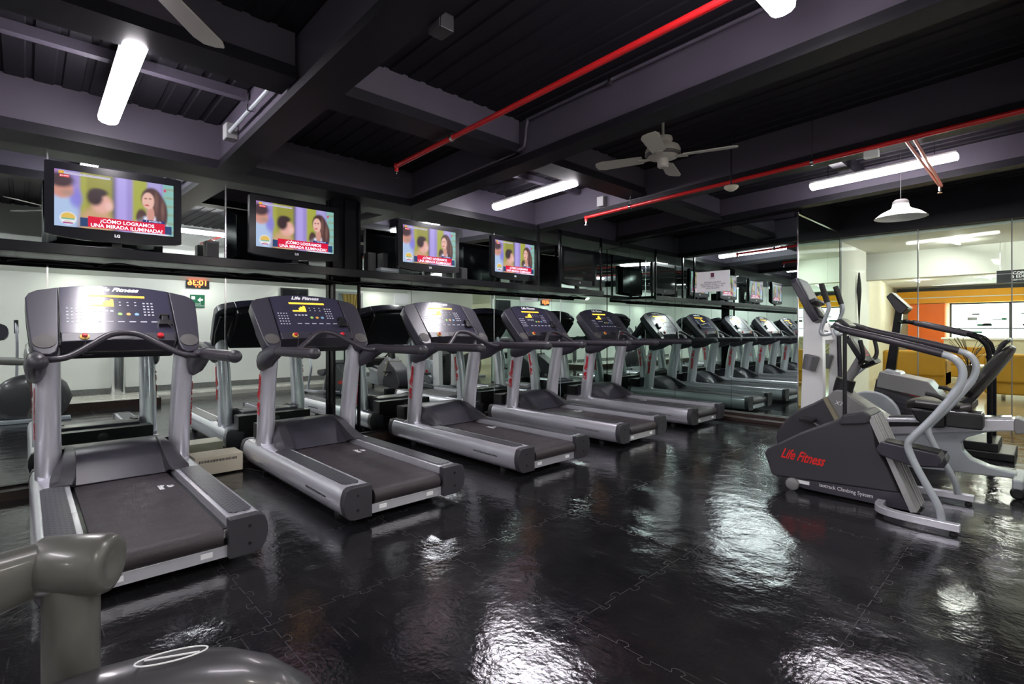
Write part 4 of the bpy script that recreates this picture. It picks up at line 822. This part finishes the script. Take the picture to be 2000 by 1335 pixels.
# recessed downlights over the walkway at the right wall
def make_down():
    a = MB(); a.lathe([(0.05, 0.0), (0.06, -0.004), (0.065, 0.004)], (0, 0, 0), 20); o = a.build('downlight', downE); return o
dl0 = make_down(); first = True
DL = [(0.37, yy, 2.256) for yy in (-3.0, -1.2, 0.6, 2.4, 4.2, 6.0)]
LB = [(-1.08, 10.3, 2.548), (-1.5, 12.6, 2.548), (-0.5, 12.6, 2.548), (-1.9, 15.0, 2.548), (-0.7, 15.2, 2.548), (0.4, 10.3, 2.548), (0.6, 13.0, 2.548), (-2.6, 17.5, 2.548), (-1.2, 17.8, 2.548), (0.2, 17.0, 2.548)]
for i, p in enumerate(DL+LB):
    o = dl0 if i == 0 else dl0.copy()
    if i: C.objects.link(o)
    o.location = p
    if i < len(DL): o.rotation_euler = (0, math.atan2(0.28, 0.62), 0); tag(o, 'small downlight in the white sloped soffit, '+('nearest the camera end, first', 'second from the camera end', 'third from the camera end', 'fourth from the camera end', 'fifth from the camera end', 'farthest from the camera end')[i], 'downlight', 'downlights in the sloped soffit')
    else:
        o.scale = (1.7, 1.7, 1); tag(o, 'round lobby ceiling downlight beyond the glass, '+('large one just behind the glass', 'second one behind the glass, left of a pair', 'right one of the second pair', 'left one of the third row', 'middle one of the third row', 'one hidden past the right edge, nearest', 'one hidden past the right edge, second row', 'leftmost one near the yellow fascia', 'middle one near the yellow fascia', 'right one near the yellow fascia')[i-len(DL)], 'downlight', 'downlights in the lobby ceiling')

# ------------------------------------------------------------------ fans
def make_fan():
    t = empty('ceiling_fan', cat='ceiling fan')
    a = MB(); a.lathe([(0.075, 0.17), (0.08, 0.145), (0.06, 0.12), (0.05, 0.10)], (0, 0, 0), 28); a.build('canopy', fanm, t)
    a = MB(); a.lathe([(0.05, 0.10), (0.13, 0.09), (0.145, 0.06), (0.145, 0.02), (0.12, 0.0), (0.07, -0.012)], (0, 0, 0), 32); mo = a.build('motor', fanm, t)
    a = MB(); a.lathe([(0.128, 0.006), (0.138, 0.012), (0.1465, 0.022), (0.1465, 0.03)], (0, 0, 0), 32); a.build('vent_ring', grey, mo)
    a = MB(); a.lathe([(0.045, -0.012), (0.045, -0.075), (0.035, -0.085)], (0, 0, 0), 24); a.build('switch_cap', fanm, t)
    for k in range(4):
        M = Matrix.Rotation(0.35+k*PI/2, 4, 'Z') @ Matrix.Rotation(0.2, 4, 'X')
        a = MB(M); a.prism([(0.17, -0.055), (0.52, -0.07), (0.575, -0.05), (0.585, 0), (0.575, 0.05), (0.52, 0.07), (0.17, 0.055)], 0.0, 0.008, 'z'); b_ = a.build('blade', fanm, t)
        a = MB(Matrix.Rotation(0.35+k*PI/2, 4, 'Z')); a.prism([(0.10, -0.015), (0.2, -0.04), (0.2, 0.04), (0.10, 0.015)], -0.008, 0.0, 'z'); a.build('blade_iron', fanm, b_)
    a = MB(); a.tube([(0, 0, 0.15), (0, 0, 0.30)], 0.012, 10); a.build('rod', fanm, t)
    return t
fan = make_fan(); fan.location = (-2.28, 3.92, 2.66); tag(fan, 'cream ceiling fan in the middle of the dark ceiling', 'ceiling fan', 'ceiling fans')
f2 = copy_tree(fan); f2.location = (-2.42, 0.30, 2.60); f2.rotation_euler = (0, 0, 0.5); tag(f2, 'ceiling fan cut by the top edge near the top left corner, only blades showing', 'ceiling fan', 'ceiling fans')

# ------------------------------------------------------------------ sprinkler pipes
def pipe_run(y, x0, x1, z, label, hang, branch=None):
    t = empty('sprinkler_pipe', (0, y, 0), 0, label, 'sprinkler pipe')
    Z = lambda x: z+zs(x)-zs(x0)
    a = MB(); a.tube([(x0, 0, Z(x0)), (x1, 0, Z(x1))], 0.020, 12); a.ball((x0, 0, Z(x0)), 0.026); a.tube([(x0, 0, Z(x0)), (x0, 0, Z(x0)-0.05)], 0.018, 10); a.build('pipe', pipe, t)
    a = MB(); a.tube([(x0, 0, Z(x0)-0.05), (x0, 0, Z(x0)-0.07)], 0.012, 8); a.lathe([(0.022, 0), (0.022, 0.003)], (x0, 0, Z(x0)-0.095), 12); a.tube([(x0, 0, Z(x0)-0.095), (x0, 0, Z(x0)-0.07)], 0.005, 6); a.build('sprinkler_head', chrome, t)
    for x in hang:
        a = MB(); a.tube([(x, 0, Z(x)+0.02), (x, 0, 2.96+zs(x))], 0.004, 6); a.lathe([(0.028, -0.012), (0.028, 0.012)], (x, 0, Z(x)), 16, 'x'); a.build('hanger', chrome, t)
    if branch:
        x, dy, zz = branch
        for dx in (0, 0.05):
            a = MB(); a.tube([(x+dx, 0, Z(x)+0.0), (x+dx*0.3, dy, zz)], 0.013, 10); a.build('branch_pipe', pipe, t)
        a = MB(); a.tube([(x, dy, zz), (x, dy, zz-0.05)], 0.013, 8); a.lathe([(0.022, 0), (0.022, 0.003)], (x, dy, zz-0.07), 12); a.tube([(x, dy, zz-0.07), (x, dy, zz-0.05)], 0.005, 6); a.build('sprinkler_head', chrome, t)
pipe_run(2.40, -4.02, 0.6, 2.66, 'red sprinkler pipe crossing the upper middle of the ceiling', (-3.2, -0.3))
pipe_run(4.97, -3.93, 0.6, 2.575, 'long red sprinkler pipe at right with a branch reaching towards the glass', (-3.3, -1.45), branch=(-0.80, 1.75, 2.66))
b = MB(); b.box(-1.06, -0.96, 4.90, 4.95, 2.58, 2.64); tag(b.build('emergency_lamp', white, bevel=0.006), 'small white box fitted to the red sprinkler pipe left of its branch', 'emergency lamp')
e = empty('smoke_detector', (-2.10, 4.84, 2.53), 0, 'cream smoke detector on the dark ceiling right of the fan', 'smoke detector')
a = MB(); a.lathe([(0.062, 0.03), (0.066, 0.02), (0.05, 0.0), (0.02, -0.018)], (0, 0, 0), 20); a.build('cover', beige, e)
a = MB(); a.tube([(0, 0, 0.025), (0, 0, 0.52)], 0.008, 8); a.build('stem', beamm, e)
# cone pendant
e = empty('pendant_lamp', (-1.10, 6.60, 2.37), 0, 'wide white enamel cone pendant lamp in front of the glass', 'pendant lamp')
a = MB(); n = 36
prof = [(0.23, 0.0), (0.17, 0.05), (0.09, 0.09), (0.075, 0.11), (0.07, 0.14), (0.067, 0.11), (0.085, 0.084), (0.165, 0.044), (0.225, -0.003)]
rings = [[(r*math.cos(2*PI*k/n), r*math.sin(2*PI*k/n), h) for k in range(n)] for r, h in prof]
a.loft(rings, cap=False); a.build('shade', shade, e)
a = MB(); a.lathe([(0.07, 0.135), (0.07, 0.165), (0.05, 0.185), (0.012, 0.19)], (0, 0, 0), 20); a.build('cap', grey, e)
a = MB(); a.tube([(0, 0, 0.18), (0, 0, 0.68)], 0.004, 6); a.build('cord', rubber, e)

# ------------------------------------------------------------------ notice on the end mirror
e = empty('notice_board', (-3.36, 7.125, 1.90), 0, 'white printed notice with a dark red square emblem on the end mirror', 'notice')
a = MB(); a.box(-0.24, 0.24, 0.0, 0.012, -0.145, 0.145); a.build('panel', whitet, e)
a = MB(); a.box(-0.025, 0.025, -0.002, 0.0, 0.06, 0.12); a.build('emblem', mat('maroon_print', (0.12, 0.01, 0.04), 0.5), e)
text('print', 'ESTIMADO USUARIO\n\u00daNICAMENTE TOALLA Y TENIS\nDEBE USAR LA TOALLA EN\nCADA M\u00c1QUINA', 0.028, frame((0, -0.001, -0.055), (1, 0, 0), (0, 0, 1)), darkt, e, ext=0.0003, sx=0.95)
text('small_print', 'CLUB SPA', 0.018, frame((0, -0.001, 0.042), (1, 0, 0), (0, 0, 1)), grey, e, ext=0.0003)

# ------------------------------------------------------------------ things on the right wall, seen in the mirror
e = empty('digital_clock', (0.675, 2.36, 2.08), 0, 'digital wall clock with red figures, seen reversed in the mirror', 'clock')
a = MB(); a.box(-0.03, 0, -0.19, 0.19, -0.085, 0.085); a.build('case', black, e, bevel=0.004)
text('figures', '10:36', 0.15, frame((-0.031, 0, 0.01), (0, -1, 0), (0, 0, 1)), redE, e, bold=0.003)
text('small_figures', '25  11', 0.035, frame((-0.031, 0, -0.062), (0, -1, 0), (0, 0, 1)), redE, e, bold=0.001)
def exitsign(y, z, l, s=0.12, arrow=True):
    e = empty('exit_sign', (0.675, y, z), 0, l, 'exit sign'); a = MB(); a.box(-0.008, 0, -s, s, -s, s); a.build('panel', green, e)
    if arrow:
        a = MB(); a.prism([(0.0, 0.02), (0.05, 0.075), (0.05, 0.045), (0.09, 0.045), (0.09, 0.02-0.01), (0.05, 0.01), (0.05, -0.025)][::-1], -0.010, -0.008, 'x'); a.build('arrow', whitet, e)
        a = MB(); a.box(-0.010, -0.008, -0.10, -0.04, 0.03, 0.09); a.build('pictogram', whitet, e)
    text('writing', 'SALIDA\nEVACUACI\u00d3N' if arrow else 'EXT', 0.035, frame((-0.010, 0, -0.07), (0, -1, 0), (0, 0, 1)), whitet, e)
exitsign(2.36, 1.75, 'green exit sign with white arrow under the red clock, seen in the mirror')
exitsign(6.9, 1.62, 'small green sign on the right wall, seen mirrored right of the third treadmill', 0.09, False)
a = MB(); a.box(0.665, 0.68, 6.55, 6.95, 1.85, 2.10); tag(a.build('paper_notice', whitet), 'plain paper notice above the small green sign on the right wall', 'notice')
e = empty('curtained_window', (0.68, 5.35, 1.6), 0, 'framed opening with ochre curtain on the right wall, seen in the mirror', 'window')
a = MB(); a.box(-0.03, 0, -0.36, 0.36, 0.42, 0.47); a.box(-0.03, 0, -0.36, 0.36, -0.47, -0.42); a.box(-0.03, 0, -0.36, -0.31, -0.42, 0.42); a.box(-0.03, 0, 0.31, 0.36, -0.42, 0.42); a.build('frame', lightgrey, e)
a = MB(); a.box(-0.004, 0, -0.31, 0.31, -0.42, 0.42); a.build('pane', lcd, e)
a = MB(); pts = [(-0.18+0.36*k/24, 0.015*math.sin(k*1.4)-0.012) for k in range(25)]; pl_ = [(y, x) for y, x in pts]
a.loft([[(x-0.012, y*s_, z) for y, x in pts]+[(x-0.008, y*s_, z) for y, x in reversed(pts)] for z, s_ in ((-0.40, 1.2), (0.0, 0.7), (0.42, 1.2))]); a.build('curtain', curtain, e)
e = empty('dark_wall_screen', (0.68, 4.15, 1.93), 0, 'dark flat panel high on the right wall, mirrored above the second treadmill', 'panel')
a = MB(); a.box(-0.04, 0, -0.28, 0.28, -0.16, 0.16); a.build('panel', black, e); a = MB(); a.box(-0.042, -0.04, -0.25, 0.25, -0.13, 0.13); a.build('glass', gloss, e)
e = empty('waste_bin', (0.50, 1.15, 0.12), 0, 'brushed steel cylinder bin on the platform by the right wall, seen in the mirror', 'bin')
a = MB(); a.lathe([(0.11, 0), (0.11, 0.68)], (0, 0, 0), 28); a.build('body', chrome, e); a = MB(); a.lathe([(0.113, 0.68), (0.113, 0.72), (0.06, 0.73)], (0, 0, 0), 28); a.build('lid', black, e)

# ------------------------------------------------------------------ glass front and lobby
for i, (x0, x1) in enumerate(((-2.25, -1.31), (-1.30, -0.375), (-0.365, 0.68))):
    a = MB(); a.box(x0, x1, 8.99, 9.0, 0.0, 2.62); struct(a.build('window_%d' % (i+1), glass))
for x, l in ((-1.305, 'left one, above the stair climber rails'), (-0.37, 'right one, near the edge of the photo')):
    a = MB(); a.box(x-0.006, x+0.006, 8.98, 9.01, 0, 2.62); tag(a.build('glass_joint', midgrey), 'thin vertical joint in the glass front, '+l, 'trim strip')
b = MB(); b.box(-5.5, 3.5, 9.0, 21.0, -0.1, 0.0); struct(b.build('floor', woodf))
b = MB(); b.box(-5.5, 3.5, 9.1, 21.0, 2.56, 2.7); struct(b.build('ceiling', wallw))
b = MB(); b.box(3.4, 3.5, 9.0, 21, 0, 2.7); struct(b.build('wall_lobby_right', wallw))
b = MB(); b.box(0.88, 3.5, 9.0, 9.1, 0, 2.7); struct(b.build('wall_lobby_near', wallw))
b = MB(); b.box(-2.55, 3.4, 11.0, 11.25, 2.10, 2.56); struct(b.build('trim_24', wallw))
b = MB(); b.box(-2.75, -2.25, 9.1, 10.6, 0, 2.56); struct(b.build('wall_lobby_left', wallw))
b = MB(); b.box(-2.95, -2.42, 11.0, 11.6, 0, 2.56); struct(b.build('trim_25', wallw))
b = MB(); b.prism([(-3.3, 11.6), (-2.75, 11.6), (-3.6, 20.5), (-3.8, 20.5)], 0, 2.56, 'z'); struct(b.build('wall_lobby_side', creamw))
b = MB(); b.box(-5.5, 3.5, 20.6, 20.8, 0, 2.7); struct(b.build('wall_lobby_far', creamw))
b = MB(); b.box(-3.5, 3.38, 20.42, 20.595, 2.04, 2.42, yellow); b.box(-3.5, 3.38, 20.40, 20.595, 2.42, 2.52, black); b.box(-3.5, 3.38, 20.39, 20.42, 2.20, 2.225, wallw); tag(b.build('shop_fascia'), 'long yellow shop fascia with black top edge far across the lobby', 'fascia')
b = MB(); b.box(-3.2, -2.3, 20.3, 20.59, 0, 2.02); tag(b.build('orange_panel', orangep), 'tall orange wall panel under the yellow fascia', 'panel')
e = empty('shopfront_window', (0.2, 20.45, 0), 0, 'bright white shopfront window under the yellow fascia', 'window')
a = MB(); a.box(-2.4, 3.0, 0.0, 0.02, 0.85, 1.98); a.build('pane', windE, e)
a = MB()
for x in (-2.4, -1.1, 0.2, 1.5, 2.9): a.box(x, x+0.05, -0.03, 0.02, 0.8, 2.0)
a.box(-2.4, 3.0, -0.03, 0.02, 1.98, 2.03); a.box(-2.4, 3.0, -0.03, 0.02, 0.8, 0.86); a.box(-2.4, 3.0, -0.03, 0.0, 1.25, 1.28); a.build('frame', grey, e)
a = MB()
for k in range(34):
    x = random.uniform(-2.3, 2.8); z = random.choice((1.12, 1.33, 1.5, 1.66)); wd = random.uniform(0.08, 0.3)
    a.box(x, x+wd, -0.1, -0.05, z, z+random.uniform(0.02, 0.09), random.choice((green, black, grey, lightgrey)))
a.build('display_goods', parent=e)
b = MB(); b.box(-2.2, 3.2, 19.2, 19.8, 0, 0.95, creamw); b.box(-2.25, 3.25, 19.15, 19.85, 0.95, 1.0, white); tag(b.build('service_counter'), 'long pale service counter before the bright shopfront', 'counter')
# hanging sign
e = empty('hanging_sign', (-0.28, 10.93, 2.02), 0, 'black hanging sign with white lettering at the right edge of the photo', 'sign')
a = MB(); a.box(-0.34, 0.55, -0.02, 0.02, -0.09, 0.10); a.build('board', black, e)
text('lettering', 'CORNED\u00b4S COFFEE', 0.060, frame((0.10, -0.021, 0.052), (1, 0, 0), (0, 0, 1)), whitet, e, bold=0.001)
text('lettering', '& EDICION', 0.060, frame((-0.03, -0.021, 0.0), (1, 0, 0), (0, 0, 1)), whitet, e, bold=0.001)
text('small_lettering', 'SERVICE BAR  GRILL', 0.036, frame((0.0, -0.021, -0.052), (1, 0, 0), (0, 0, 1)), whitet, e)
a = MB(); a.tube([(-0.3, 0, 0.10), (-0.3, 0, 0.54)], 0.004, 6); a.tube([(0.5, 0, 0.10), (0.5, 0, 0.54)], 0.004, 6); a.build('wires', chrome, e)
# sofas
def make_sofa():
    t = empty('armchair', cat='armchair'); W = 0.5
    a = MB(); a.box(-W, W, -0.4, 0.4, 0.10, 0.40); a.build('base', sofam, t, bevel=0.03, seg=3)
    a = MB(); a.box(-W, W, 0.22, 0.45, 0.30, 0.80); a.build('backrest', sofam, t, bevel=0.05, seg=3)
    for sg in (-1, 1):
        a = MB(); a.box(min(sg*W, sg*(W-0.18)), max(sg*W, sg*(W-0.18)), -0.42, 0.42, 0.10, 0.64); a.build('armrest', sofam, t, bevel=0.04, seg=3)
        for yy in (-0.35, 0.35):
            a = MB(); a.lathe([(0.02, 0), (0.03, 0.11)], (sg*(W-0.08), yy, 0), 10); a.build('leg', black, t)
    a = MB(); a.box(-W+0.18, W-0.18, -0.42, 0.24, 0.38, 0.50); a.build('seat_cushion', sofam, t, bevel=0.04, seg=3)
    return t
s0 = make_sofa()
for i, (x, y, rz, l) in enumerate(((-1.95, 13.3, PI, 'mustard armchair seen from behind, left one beyond the glass'), (-0.35, 12.6, PI, 'mustard armchair at the right edge beyond the glass'), (-1.55, 16.4, 0, 'mustard armchair farther back near the service counter'), (0.6, 15.0, -0.6, 'mustard armchair farther back at the far right'))):
    t = s0 if i == 0 else copy_tree(s0); t.location = (x, y, 0); t.rotation_euler = (0, 0, rz); tag(t, l, 'armchair', 'mustard armchairs in the lobby')
e = empty('side_table', (-1.0, 14.9, 0), 0, 'small white lobby side table between the mustard armchairs', 'table')
a = MB(); a.box(-0.3, 0.3, -0.3, 0.3, 0.42, 0.46); a.build('top', white, e, bevel=0.01)
for x in (-0.26, 0.26):
    for y in (-0.26, 0.26):
        a = MB(); a.box(x-0.02, x+0.02, y-0.02, y+0.02, 0, 0.42); a.build('leg', brownw, e)
# dried branches in a vase
e = empty('dried_branches', (-1.05, 12.2, 0), 0, 'vase of bare dry twigs in the lobby above the armchair backs', 'plant')
a = MB(); a.lathe([(0.06, 0), (0.10, 0.15), (0.08, 0.4), (0.05, 0.55), (0.06, 0.58)], (0, 0, 0), 20); a.build('vase', brownw, e)
a = MB()
for k in range(26):
    an = random.uniform(0, 2*PI); r = random.uniform(0.2, 0.55); z = random.uniform(0.35, 0.6)
    a.tube(smooth([(0, 0, 0.5), (r*0.3*math.cos(an), r*0.3*math.sin(an), 0.5+z*0.5), (r*math.cos(an), r*math.sin(an), 0.5+z)], 3), [0.004]*7, 5)
a.build('twigs', brownw, e)
# hooks and cables on the white lobby wall
e = empty('wall_umbrella', (-2.24, 9.95, 1.35), 0, 'folded dark umbrella hanging on the white wall beyond the glass', 'umbrella')
a = MB(); a.lathe([(0.008, 0), (0.02, 0.25), (0.035, 0.5), (0.03, 0.62), (0.01, 0.80)], (0.03, 0, 0), 12); a.build('canopy', black, e)
a = MB(); a.tube([(0.03, 0, -0.22), (0.03, 0, 0.02)], 0.008, 8); a.build('handle', brownw, e)
